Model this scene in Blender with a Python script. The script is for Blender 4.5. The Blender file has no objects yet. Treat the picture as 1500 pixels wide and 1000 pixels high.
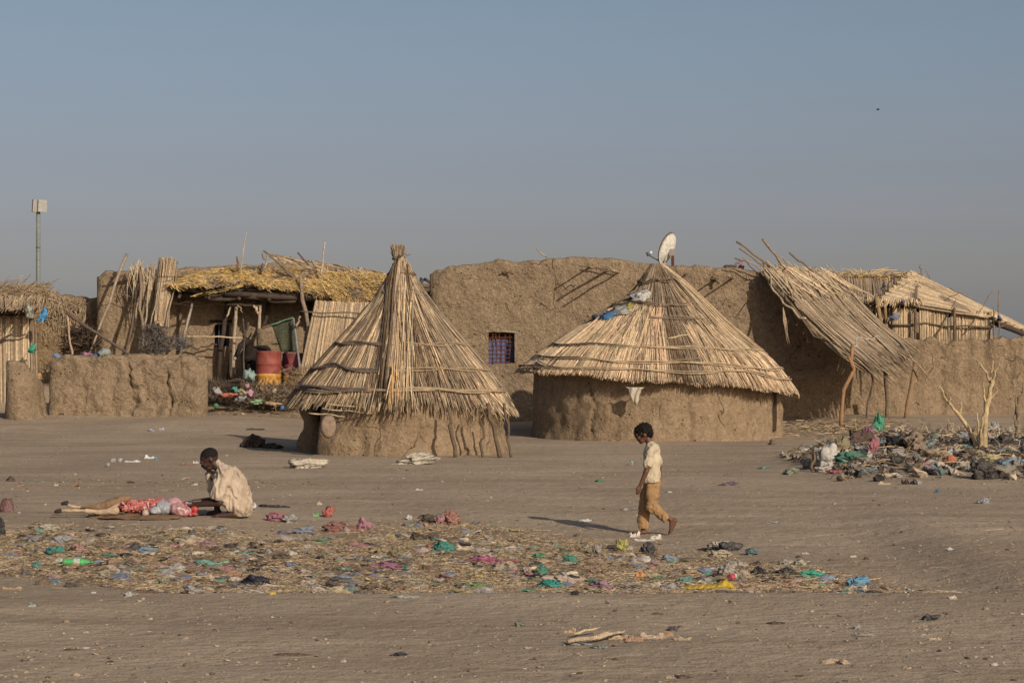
import bpy, math, random
from mathutils import Vector, noise, Matrix, Euler
R = random.Random(7)
F = 3400.0; EYE = 2.0
sc = bpy.context.scene
COL = sc.collection
V = Vector

# ------------------------------------------------------------------ helpers
def ss(a, b, x):
    t = max(0.0, min(1.0, (x-a)/(b-a))); return t*t*(3-2*t)
def fb(x, y, z=0.0, o=3):
    s = 0; a = 1; f = 1
    for _ in range(o):
        s += a*noise.noise(V((x*f, y*f, z*f))); a *= .5; f *= 2.03
    return s
def gh(X, Y):
    """height of the ground"""
    z = .17*ss(46, 56, Y)
    L = ss(-4.0, -6.6, X) if X < -4.0 else 0.0
    z += L*(.15*ss(49, 54, Y) + .62*ss(54.8, 58.5, Y))
    z += -.10*ss(18.35, 19.3, Y)*(1-ss(24, 31, Y))*ss(-3.6, -2.4, X)*(1-ss(3.6, 4.6, X))
    my = math.exp(-((Y-37.5)/3.0)**2)
    z += .42*my*ss(4.2, 6.2, X) + .10*ss(5, 8, X)*ss(46, 52, Y)
    if Y < 90: z += .018*fb(X*.35, Y*.35, 1.3) + .007*fb(X*1.7, Y*1.7, 4.1, 2)
    return z
def W(px, py, D):
    return V(((px-750)/F*D, D, EYE-(py-500)/F*D))
def G(px, py):
    D = 12.0
    while D < 80:
        p = W(px, py, D)
        if p.z <= gh(p.x, p.y): break
        D += .05
    return V((p.x, p.y, gh(p.x, p.y)))
def scl(D): return F/D

def lerp(a, b, t): return a+(b-a)*t
def interp(pts, x):
    if x <= pts[0][0]: return pts[0][1]
    for (x0, y0), (x1, y1) in zip(pts, pts[1:]):
        if x <= x1: return y0+(y1-y0)*(x-x0)/(x1-x0)
    return pts[-1][1]
def jit(c, a=.1, r=R):
    k = 1+r.uniform(-a, a); h = r.uniform(-a, a)*.25
    return (max(0, c[0]*k*(1+h)), max(0, c[1]*k), max(0, c[2]*k*(1-h)))

class MB:
    def __init__(s): s.v = []; s.f = []; s.c = []
    def add(s, vs, fs, col):
        o = len(s.v); s.v += [tuple(p) for p in vs]; s.f += [tuple(i+o for i in f) for f in fs]
        if col and isinstance(col[0], (tuple, list)): s.c += list(col)
        else: s.c += [col]*len(vs)
    def tube(s, pts, rad, sides=6, col=(.3, .2, .1), cap=True, flat=1.0):
        pts = [V(p) for p in pts]; n = len(pts)
        if not isinstance(rad, (list, tuple)): rad = [rad]*n
        vs = []; fs = []; up = None
        for i, p in enumerate(pts):
            t = (pts[min(i+1, n-1)]-pts[max(i-1, 0)])
            if t.length < 1e-7: t = V((0, 0, 1))
            t.normalize()
            if up is None:
                up = t.cross(V((0, 0, 1)))
                if up.length < .1: up = t.cross(V((1, 0, 0)))
            up = (up - t*up.dot(t)).normalized(); w = t.cross(up)
            for k in range(sides):
                a = 2*math.pi*k/sides
                vs.append(p+(up*math.cos(a)+w*math.sin(a)*flat)*rad[i])
        for i in range(n-1):
            for k in range(sides):
                a = i*sides+k; b = i*sides+(k+1) % sides
                fs.append((a, b, b+sides, a+sides))
        if cap:
            fs.append(tuple(range(sides))[::-1]); fs.append(tuple((n-1)*sides+k for k in range(sides)))
        s.add(vs, fs, col)
    def box(s, c, d, col=(.3, .2, .1), rot=None):
        c = V(c); vs = []
        for x in (-1, 1):
            for y in (-1, 1):
                for z in (-1, 1):
                    p = V((x*d[0]/2, y*d[1]/2, z*d[2]/2))
                    if rot: p = rot @ p
                    vs.append(c+p)
        s.add(vs, [(0, 1, 3, 2), (4, 6, 7, 5), (0, 4, 5, 1), (2, 3, 7, 6), (0, 2, 6, 4), (1, 5, 7, 3)], col)
    def build(s, name, mat, parent=None, smooth=False):
        m = bpy.data.meshes.new(name); m.from_pydata(s.v, [], s.f)
        if s.c and s.c[0] is not None:
            a = m.color_attributes.new('col', 'FLOAT_COLOR', 'POINT')
            flat = []
            for c in s.c: flat += [c[0], c[1], c[2], 1.0]
            a.data.foreach_set('color', flat)
        if smooth: m.polygons.foreach_set('use_smooth', [True]*len(m.polygons))
        m.update()
        return link(name, m, mat, parent)
def link(name, m, mat, parent=None):
    o = bpy.data.objects.new(name, m); COL.objects.link(o)
    if mat: m.materials.append(mat)
    if parent is not None:
        o.parent = parent; o.matrix_parent_inverse = Matrix.Translation(-parent.location) if parent.type == 'EMPTY' and parent.rotation_euler.z == 0 else Matrix()
        if parent.type != 'EMPTY': o.matrix_parent_inverse = Matrix()
    return o
def tag(o, label=None, cat=None, group=None, kind=None):
    if label: o['label'] = label
    if cat: o['category'] = cat
    if group: o['group'] = group
    if kind: o['kind'] = kind
    return o
def thing(name, loc, label, cat, group=None):
    o = bpy.data.objects.new(name, None); COL.objects.link(o); o.location = loc; o.empty_display_size = .2
    return tag(o, label, cat, group)

# ------------------------------------------------------------------ materials
def newmat(name):
    m = bpy.data.materials.new(name); m.use_nodes = True
    nt = m.node_tree; b = nt.nodes['Principled BSDF']; b.inputs['Specular IOR Level'].default_value = .25
    return m, nt, b
def N(nt, t, **kw):
    n = nt.nodes.new(t)
    for k, v in kw.items():
        if k in n.inputs: n.inputs[k].default_value = v
        else: setattr(n, k, v)
    return n
def mixc(nt, fac, a, b, typ='MIX'):
    n = nt.nodes.new('ShaderNodeMix'); n.data_type = 'RGBA'; n.blend_type = typ
    for i, v in ((0, fac), (6, a), (7, b)):
        if isinstance(v, (int, float)): n.inputs[i].default_value = v
        elif isinstance(v, tuple): n.inputs[i].default_value = (*v, 1)
        else: nt.links.new(v, n.inputs[i])
    return n.outputs[2]
def ramp(nt, src, p0, p1, c0=0.0, c1=1.0):
    n = nt.nodes.new('ShaderNodeMapRange'); n.inputs[1].default_value = p0; n.inputs[2].default_value = p1
    n.inputs[3].default_value = c0; n.inputs[4].default_value = c1; nt.links.new(src, n.inputs[0]); return n.outputs[0]
def math_(nt, op, a, b):
    n = nt.nodes.new('ShaderNodeMath'); n.operation = op
    for i, v in ((0, a), (1, b)):
        if isinstance(v, (int, float)): n.inputs[i].default_value = v
        else: nt.links.new(v, n.inputs[i])
    return n.outputs[0]
def tn(nt, vec, scale, detail=4, rough=.6, dist=0):
    n = nt.nodes.new('ShaderNodeTexNoise'); n.inputs['Scale'].default_value = scale; n.inputs['Detail'].default_value = detail
    n.inputs['Roughness'].default_value = rough; n.inputs['Distortion'].default_value = dist
    nt.links.new(vec, n.inputs['Vector']); return n.outputs['Fac']
def tv(nt, vec, scale, feat='F1'):
    n = nt.nodes.new('ShaderNodeTexVoronoi'); n.inputs['Scale'].default_value = scale; n.feature = feat
    nt.links.new(vec, n.inputs['Vector']); return n.outputs['Distance']
def coords(nt, sx=1, sy=1, sz=1, rot=(0, 0, 0)):
    g = nt.nodes.new('ShaderNodeNewGeometry'); m = nt.nodes.new('ShaderNodeMapping')
    m.inputs['Scale'].default_value = (sx, sy, sz); m.inputs['Rotation'].default_value = rot
    nt.links.new(g.outputs['Position'], m.inputs['Vector']); return m.outputs['Vector']
def bump(nt, b, h, dist, strength=1.0):
    n = nt.nodes.new('ShaderNodeBump'); n.inputs['Distance'].default_value = dist; n.inputs['Strength'].default_value = strength
    nt.links.new(h, n.inputs['Height']); nt.links.new(n.outputs['Normal'], b.inputs['Normal'])

def mat_mud(name, base=(.25, .184, .118), dark=(.15, .105, .062), light=(.33, .25, .165), fleck=1.0, bumpd=.05):
    m, nt, b = newmat(name); c = coords(nt)
    n1 = tn(nt, c, .9, 6, .65); n2 = tn(nt, c, 7, 5, .7); n3 = tn(nt, c, 30, 3, .7)
    col = mixc(nt, ramp(nt, n1, .35, .65), base, tuple(x*.84 for x in base))
    col = mixc(nt, ramp(nt, n2, .52, .72), col, light)
    col = mixc(nt, ramp(nt, n2, .46, .3), col, dark)
    col = mixc(nt, ramp(nt, n3, .5, .68, 0, .55), col, light)
    col = mixc(nt, ramp(nt, n3, .47, .34, 0, .6), col, dark)
    pit = math_(nt, 'MULTIPLY', ramp(nt, tv(nt, coords(nt, 6, 6, 8, (.2, .4, .1)), 1.0), .20, .08), ramp(nt, tn(nt, c, 2.7, 3, .6), .5, .58))
    col = mixc(nt, math_(nt, 'MULTIPLY', pit, .8), col, tuple(x*.5 for x in dark))
    # streaks where rain ran down
    cs = coords(nt, 5, 5, .7); n4 = tn(nt, cs, 1.0, 5, .6)
    col = mixc(nt, ramp(nt, n4, .55, .75, 0, .45), col, dark)
    # chopped straw in the mud: short slanted specks
    for rot, off in (((.3, .5, .2), 1), ((-.5, -.6, .9), 2)):
        cf = coords(nt, 13, 13, 42, rot); v = tv(nt, cf, 1.0)
        msk = math_(nt, 'MULTIPLY', ramp(nt, v, .27, .13), ramp(nt, tn(nt, c, 3.3+off, 3, .6), .44, .56))
        col = mixc(nt, math_(nt, 'MULTIPLY', msk, .8*fleck), col, (.47, .37, .235))
    # drying cracks
    cw = coords(nt, 1.0, 1.0, .62); 
    wn = nt.nodes.new('ShaderNodeTexNoise'); wn.inputs['Scale'].default_value = 2.2; nt.links.new(cw, wn.inputs['Vector'])
    vm = nt.nodes.new('ShaderNodeVectorMath'); vm.operation = 'MULTIPLY_ADD'; nt.links.new(wn.outputs['Color'], vm.inputs[0])
    vm.inputs[1].default_value = (.8, .8, .8); nt.links.new(cw, vm.inputs[2])
    ve = tv(nt, vm.outputs[0], .85, 'DISTANCE_TO_EDGE')
    crack = math_(nt, 'MULTIPLY', ramp(nt, ve, .009, .002), ramp(nt, tn(nt, c, .8, 3, .5), .56, .64))
    col = mixc(nt, math_(nt, 'MULTIPLY', crack, .5), col, (.06, .04, .025))
    nt.links.new(col, b.inputs['Base Color']); b.inputs['Roughness'].default_value = .95; b.inputs['Specular IOR Level'].default_value = .1
    h = math_(nt, 'ADD', math_(nt, 'MULTIPLY', tn(nt, c, 5, 8, .72), 1.0), math_(nt, 'MULTIPLY', tv(nt, c, 11), .35))
    h = math_(nt, 'SUBTRACT', h, math_(nt, 'MULTIPLY', crack, .9))
    h = math_(nt, 'ADD', h, math_(nt, 'MULTIPLY', n3, .5))
    h = math_(nt, 'SUBTRACT', h, math_(nt, 'MULTIPLY', pit, .5))
    bump(nt, b, h, bumpd)
    return m
def mat_vc(name, rough=.8, streak=True, spec=.2, transl=0.0, bd=.01):
    m, nt, b = newmat(name)
    a = nt.nodes.new('ShaderNodeAttribute'); a.attribute_name = 'col'
    c = coords(nt); n1 = tn(nt, c, 14, 4, .6); n2 = tn(nt, c, 1.6, 3, .5)
    k = math_(nt, 'MULTIPLY', ramp(nt, n1, .3, .7, .72, 1.22), ramp(nt, n2, .3, .7, .85, 1.12))
    vm = nt.nodes.new('ShaderNodeVectorMath'); vm.operation = 'SCALE'; nt.links.new(a.outputs['Color'], vm.inputs[0]); nt.links.new(k, vm.inputs['Scale'])
    nt.links.new(vm.outputs[0], b.inputs['Base Color']); b.inputs['Roughness'].default_value = rough
    b.inputs['Specular IOR Level'].default_value = spec
    bump(nt, b, tn(nt, c, 60, 3, .7), bd)
    return m
def mat_plain(name, col, rough=.8, var=.2, scale=12, spec=.25, bd=.004, dirt=None, dirtamt=.5):
    m, nt, b = newmat(name); c = coords(nt)
    n = tn(nt, c, scale, 4, .6)
    o = mixc(nt, ramp(nt, n, .3, .7), tuple(x*(1-var) for x in col), tuple(min(1, x*(1+var)) for x in col))
    if dirt: o = mixc(nt, ramp(nt, tn(nt, c, scale*.35, 5, .65), .5, .7, 0, dirtamt), o, dirt)
    nt.links.new(o, b.inputs['Base Color']); b.inputs['Roughness'].default_value = rough; b.inputs['Specular IOR Level'].default_value = spec
    bump(nt, b, tn(nt, c, scale*4, 4, .65), bd)
    return m
def mat_objcol(name, rough, dirtamt=.5, spec=.4, transl=.25, folds=0.0):
    m, nt, b = newmat(name); c = coords(nt)
    oi = nt.nodes.new('ShaderNodeObjectInfo')
    o = mixc(nt, ramp(nt, tn(nt, c, 22, 5, .65), .47, .66, 0, dirtamt), oi.outputs['Color'], (.20, .155, .11))
    o = mixc(nt, ramp(nt, tn(nt, c, 60, 3, .6), .55, .75, 0, .5), o, (.34, .31, .27))
    nt.links.new(o, b.inputs['Base Color']); b.inputs['Roughness'].default_value = rough; b.inputs['Specular IOR Level'].default_value = spec
    bump(nt, b, tn(nt, c, 34, 5, .6, 1.5), .012+folds)
    if transl:
        t = nt.nodes.new('ShaderNodeBsdfTranslucent'); nt.links.new(o, t.inputs['Color'])
        mx = nt.nodes.new('ShaderNodeMixShader'); mx.inputs[0].default_value = transl
        nt.links.new(b.outputs[0], mx.inputs[1]); nt.links.new(t.outputs[0], mx.inputs[2])
        nt.links.new(mx.outputs[0], nt.nodes['Material Output'].inputs['Surface'])
    return m

M = {}
M['mud'] = mat_mud('mud_plaster')
M['mud_rough'] = mat_mud('mud_rough', base=(.265, .197, .128), light=(.35, .268, .18), bumpd=.075, fleck=1.2)
M['mud_hut'] = mat_mud('mud_hut', base=(.265, .193, .122), dark=(.165, .115, .068), fleck=.6, bumpd=.045)
M['mud_thatch'] = mat_mud('mud_thatch', base=(.27, .19, .11), light=(.36, .26, .15), fleck=1.3, bumpd=.09)
M['reed'] = mat_vc('dry_reed', .75)
M['wood'] = mat_vc('weathered_wood', .85, bd=.03)
M['straw'] = mat_vc('straw', .7)
M['bits'] = mat_vc('bits', .8)
M['plastic'] = mat_objcol('thin_plastic', .5, .5)
M['cloth'] = mat_objcol('dirty_cloth', .9, .45, .1, .1)
M['hard'] = mat_objcol('hard_plastic', .35, .3, .5, 0)
M['paper'] = mat_objcol('card', .85, .5, .1, 0)
M['dark'] = mat_plain('dark_inside', (.03, .022, .016), .95)

def mat_ground():
    m, nt, b = newmat('dusty_ground'); c = coords(nt)
    a = nt.nodes.new('ShaderNodeAttribute'); a.attribute_name = 'col'
    base = mixc(nt, ramp(nt, tn(nt, c, .35, 5, .6), .38, .62), (.29, .232, .167), (.385, .31, .227))
    # long worn streaks left by wheels and feet
    cs = coords(nt, .35, 1.6, 1, (0, 0, .03)); base = mixc(nt, ramp(nt, tn(nt, cs, 1.1, 6, .7), .5, .68, 0, .85), base, (.45, .36, .262))
    base = mixc(nt, ramp(nt, tn(nt, cs, .7, 6, .7, .5), .52, .7, 0, .75), base, (.225, .17, .118))
    base = mixc(nt, ramp(nt, tn(nt, c, 7, 5, .7), .5, .7, 0, .5), base, (.235, .18, .125))
    base = mixc(nt, ramp(nt, tn(nt, c, 26, 3, .7), .58, .72, 0, .75), base, (.50, .40, .30))
    base = mixc(nt, ramp(nt, tn(nt, c, 17, 3, .7), .60, .70, 0, .7), base, (.16, .12, .082))
    base = mixc(nt, ramp(nt, tn(nt, c, 55, 3, .7), .50, .66, 0, .7), base, (.22, .165, .115))
    base = mixc(nt, ramp(nt, tn(nt, coords(nt, 1, .6, 1), 11, 4, .75), .56, .68, 0, .6), base, (.23, .172, .118))
    dirty = mixc(nt, ramp(nt, tn(nt, c, 2.2, 5, .65), .4, .6), (.19, .135, .082), (.30, .22, .135))
    sp = nt.nodes.new('ShaderNodeSeparateColor'); nt.links.new(a.outputs['Color'], sp.inputs[0])
    k = math_(nt, 'MULTIPLY', sp.outputs[0], ramp(nt, tn(nt, c, 1.6, 5, .6), .3, .55, .35, 1.0))
    base = mixc(nt, k, base, dirty)
    base = mixc(nt, math_(nt, 'MULTIPLY', sp.outputs[1], .85), base, (.085, .062, .042))
    nt.links.new(base, b.inputs['Base Color']); b.inputs['Roughness'].default_value = .97; b.inputs['Specular IOR Level'].default_value = .08
    foot = ramp(nt, tv(nt, coords(nt, 1.6, 1.1, 1), 1.6), .16, .30)
    h = math_(nt, 'ADD', math_(nt, 'MULTIPLY', tn(nt, c, 8, 3, .5), .7), math_(nt, 'MULTIPLY', tn(nt, c, 38, 3, .65), .35))
    h = math_(nt, 'ADD', h, math_(nt, 'MULTIPLY', foot, .18)); h = math_(nt, 'ADD', h, math_(nt, 'MULTIPLY', tn(nt, c, 1.8, 3, .5), .25))
    bump(nt, b, h, .038, 1.0)
    return m
M['ground'] = mat_ground()

# ------------------------------------------------------------------ litter zone in photograph terms, turned into places
def litter(X, Y):
    """how much household waste lies at this place, 0..1"""
    n = .5*fb(X*.9, Y*.5, 9.1)
    # main strip beside the track
    fx = 1-ss(2.9, 4.0, X+n*.5)
    if X > -5.2:
        far = interp([(-8, 26), (-4, 25), (-2.5, 25.5), (-1, 27), (0, 26.2), (1.2, 24.2), (2.2, 22.5), (3.2, 20.5), (4.2, 19)], X)
    else: far = 24.5
    near = interp([(-6, 20), (-4.3, 19.85), (-3.9, 19.5), (-3.2, 18.8), (-2.9, 18.6), (5, 18.6)], X)
    a = ss(near-.1, near+.25, Y)*(1-ss(far-2.2, far+.6, Y+n*2))*fx
    # heap on the right
    b = math.exp(-((Y-37.0)/3.0)**2)*ss(4.5, 5.8, X+n)
    # by the drums
    c = (1-ss(1.8, 3.0, abs(X+6.4)))*ss(53, 54.5, Y)*(1-ss(57.5, 58.5, Y))
    # faint patches of waste
    d = .35*math.exp(-((Y-32.5)/1.2)**2)*(1-ss(2.2, 3.0, abs(X+5.4)))
    return max(a, b, c, d)

def make_ground():
    xs = [x*.13 for x in range(-110, 111)]; k = 14.3
    while k < 4000: k *= 1.16; k += .2; xs = [-k]+xs+[k]
    ys = [-3000, -800, -200, -60, -20, 0, 5, 8]; y = 10.0
    while y < 62: ys.append(y); y += .13 if 17.5 < y < 30 else .2
    while y < 5000: ys.append(y); y *= 1.12
    vs = []; cs = []
    for y in ys:
        for x in xs:
            near = abs(x) < 20 and 5 < y < 85
            vs.append((x, y, gh(x, y) if near else gh(max(-20, min(20, x)), max(5, min(85, y)))))
            l = litter(x, y) if near else 0; dk = math.exp(-(((x+2.55)/.62)**2+((y-21.7)/.7)**2)**1.5)+.8*math.exp(-(((x+1.9)/.3)**2+((y-21.2)/.5)**2))+.5*math.exp(-(((x+4.1)/.4)**2+((y-20.6)/.35)**2)) if near else 0; cs.append((l, dk, 0, 1))
    nx = len(xs)
    fs = [(j*nx+i, j*nx+i+1, (j+1)*nx+i+1, (j+1)*nx+i) for j in range(len(ys)-1) for i in range(nx-1)]
    m = bpy.data.meshes.new('ground'); m.from_pydata(vs, [], fs)
    a = m.color_attributes.new('col', 'FLOAT_COLOR', 'POINT'); fl = []
    for c in cs: fl += c
    a.data.foreach_set('color', fl); m.polygons.foreach_set('use_smooth', [True]*len(fs))
    o = link('ground', m, M['ground']); o['kind'] = 'structure'
make_ground()

# ------------------------------------------------------------------ mud walls
def mud_wall(name, path, thick, mat, parent=None, res=.12, amp=.035, seed=0, batter=.12, bottom=None, holes=(), cap0=True, cap1=True, topamp=.05, rough_top=.5, cracks=()):
    """path: (X, Y, ztop).  A wall of lumpy earth with a rounded top and rounded ends."""
    P = [V((p[0], p[1])) for p in path]; Z = [p[2] for p in path]
    cum = [0]
    for a, b in zip(P, P[1:]): cum.append(cum[-1]+(b-a).length)
    Lt = cum[-1]; n = max(2, int(Lt/res))
    cols = []
    for i in range(n+1):
        s = Lt*i/n; k = 0
        while k < len(cum)-2 and s > cum[k+1]: k += 1
        t = (s-cum[k])/max(1e-6, cum[k+1]-cum[k]); p = P[k].lerp(P[k+1], t); z = lerp(Z[k], Z[k+1], t)
        cols.append([p, z, s, 1.0])
    tan = []
    for i in range(len(cols)):
        d = (cols[min(i+2, n)][0]-cols[max(i-2, 0)][0]); tan.append(d.normalized())
    def ends(first):
        out = []
        src = cols[0] if first else cols[-1]; t = -tan[0] if first else tan[-1]
        for a in (30, 60, 80):
            out.append([src[0]+t*thick/2*math.sin(math.radians(a)), src[1]-.03*(1-math.cos(math.radians(a))), src[2]+(-1 if first else 1)*.1*a/90, math.cos(math.radians(a))])
        return out
    tans = list(tan)
    if cap0: e = ends(True); cols = e[::-1]+cols; tans = [tan[0]]*3+tans
    if cap1: e = ends(False); cols = cols+e; tans = tans+[tan[-1]]*3
    zmax = max(Z); base0 = min(gh(p.x, p.y) for p in P) if bottom is None else bottom
    nh = max(4, int((zmax-base0)/res)); ch = min(.5*thick, .12)
    vs = []; rows = nh+1+4+6
    for (p, zt, s, w), t in zip(cols, tans):
        nrm = V((t.y, -t.x)); g = (gh(p.x, p.y)-.12) if bottom is None else bottom
        zt2 = zt+topamp*fb(p.x*1.3+seed, p.y*1.3, 3.0)+topamp*.5*fb(p.x*5, p.y*5, seed)
        prof = []
        for k in range(nh+1):
            u = k/nh; prof.append((thick/2+batter*(1-u)**2, lerp(g, zt2-ch, u), 1))
        for a in (25, 55, 90): prof.append((thick/2-ch+ch*math.cos(math.radians(a)), zt2-ch+ch*math.sin(math.radians(a)), rough_top))
        prof.append((-thick/2+ch, zt2, rough_top))
        prof.append((-thick/2, zt2-ch, .5))
        for k in range(5): prof.append((-thick/2-batter*(k/4)**2, lerp(zt2-ch, g, (k+1)/5), .5))
        for off, z, am in prof:
            q = V((p.x+nrm.x*off*w, p.y+nrm.y*off*w, z))
            d = amp*(1.3*fb(q.x*.8+seed, q.y*.8, q.z*.8, 2)+.8*fb(q.x*3.1, q.y*3.1+seed, q.z*3.1, 3))*am
            if off > 0:
                for (xc, wd, dp, za, zb) in cracks:
                    if za < q.z < zb:
                        dx = q.x-(xc+.13*noise.noise(V((q.z*2.3, xc*3, 1)))+.05*noise.noise(V((q.z*9, xc*3, 1))))
                        if abs(dx) < wd*3: d -= 1.6*dp*math.exp(-(dx/wd/.75)**2)*(.6+.8*abs(noise.noise(V((q.z*4, xc, 2)))))
            q.x += nrm.x*d; q.y += nrm.y*d; q.z += d*.3
            vs.append(q)
    rows = len(vs)//len(cols); fs = []
    for i in range(len(cols)-1):
        for k in range(rows-1):
            a = i*rows+k; f = (a, a+rows, a+rows+1, a+1)
            if holes and k < nh:
                c = (vs[f[0]]+vs[f[2]])/2
                if any(h[0] < c.x < h[1] and h[2] < c.z < h[3] for h in holes): continue
            fs.append(f)
    if cap0: fs.append(tuple(range(rows)))
    if cap1: fs.append(tuple((len(cols)-1)*rows+k for k in range(rows))[::-1])
    m = bpy.data.meshes.new(name); m.from_pydata([tuple(v) for v in vs], [], fs)
    m.polygons.foreach_set('use_smooth', [True]*len(fs)); m.update()
    return link(name, m, mat, parent)
def facing(pts, D0, D1=None):
    """a wall seen from the front: (px, py of its top) at depth D"""
    if D1 is None: D1 = D0
    x0 = pts[0][0]; x1 = pts[-1][0]; out = []
    for px, py in pts:
        D = lerp(D0, D1, (px-x0)/(x1-x0)); w = W(px, py, D); out.append((w.x, w.y, w.z))
    return out

# ------------------------------------------------------------------ reeds and sticks
FRESH = (.55, .42, .268); TAN = (.39, .295, .19); GREY = (.285, .222, .155); DRK = (.17, .12, .075); YEL = (.60, .42, .16); BARK = (.17, .125, .085); PALE = (.50, .40, .26)
def reed(mb, pts, w, col, flat=.55):
    n = len(pts); mb.tube(pts, [w*.9]+[w]*(n-2)+[w*.45], 4, col, cap=False, flat=1)
def crook(p0, p1, amp=.05, n=7, r=R, droop=0):
    p0 = V(p0); p1 = V(p1); d = p1-p0; L = d.length; sd = r.uniform(0, 99); out = []
    for i in range(n):
        t = i/(n-1); k = math.sin(math.pi*t)
        j = V((fb(sd+t*3, 1, 0, 2), fb(sd+t*3, 7, 0, 2), fb(sd+t*3, 13, 0, 2)))*amp*k*2
        out.append(p0+d*t+j-V((0, 0, droop*k)))
    return out
def pole(mb, p0, p1, r0=.03, r1=None, col=BARK, amp=.05, n=7, sides=6, droop=0, knots=True):
    r1 = r1 or r0*.7; pts = crook(p0, p1, amp, n, droop=droop)
    rad = [lerp(r0, r1, i/(n-1))*(1+(R.uniform(-.15, .2) if knots else 0)) for i in range(n)]
    mb.tube(pts, rad, sides, jit(col, .08))
def pole_thing(name, p0, p1, label, cat, group=None, **kw):
    mb = MB(); pole(mb, p0, p1, **kw); o = mb.build(name, M['wood'], None, True); return tag(o, label, cat, group)
def reed_mat(mb, S0, S1, E0, E1, n, cols, w=.022, layers=1, seg=5, j=.06, lenj=.12, sag=.0, lo=(0, 1), lift=.02, ctr=None):
    """reeds running from the edge S0-S1 to the edge E0-E1"""
    S0, S1, E0, E1 = map(V, (S0, S1, E0, E1)); nr = (E0-S0).cross(S1-S0).normalized()
    if nr.z < 0: nr = -nr
    if ctr: nr = V(ctr)
    for l in range(layers):
        for i in range(n):
            t = (i+R.uniform(-.8, .8))/n; t1 = t+R.uniform(-j, j)*.5
            a = lerp(lo[0], lo[1], 0)+R.uniform(-lenj, lenj)*.4; b = lo[1]+R.uniform(-lenj, lenj*.8)
            if R.random() < .3: a += R.uniform(0, .4)*(lo[1]-lo[0])
            pts = []; up = lift*(l+R.uniform(-.6, 1)); bw = R.uniform(-1, 1)*.03
            for k in range(seg):
                u = lerp(a, b, k/(seg-1)); tt = lerp(t, t1, k/(seg-1))
                p = lerp(lerp(S0, S1, tt), lerp(E0, E1, tt), u)
                p = p+nr*(up+bw*math.sin(math.pi*k/(seg-1)))-V((0, 0, sag*math.sin(math.pi*max(0, min(1, u)))))
                pts.append(p)
            reed(mb, pts, w*R.uniform(.6, 1.3), jit(R.choice(cols), .16))

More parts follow.
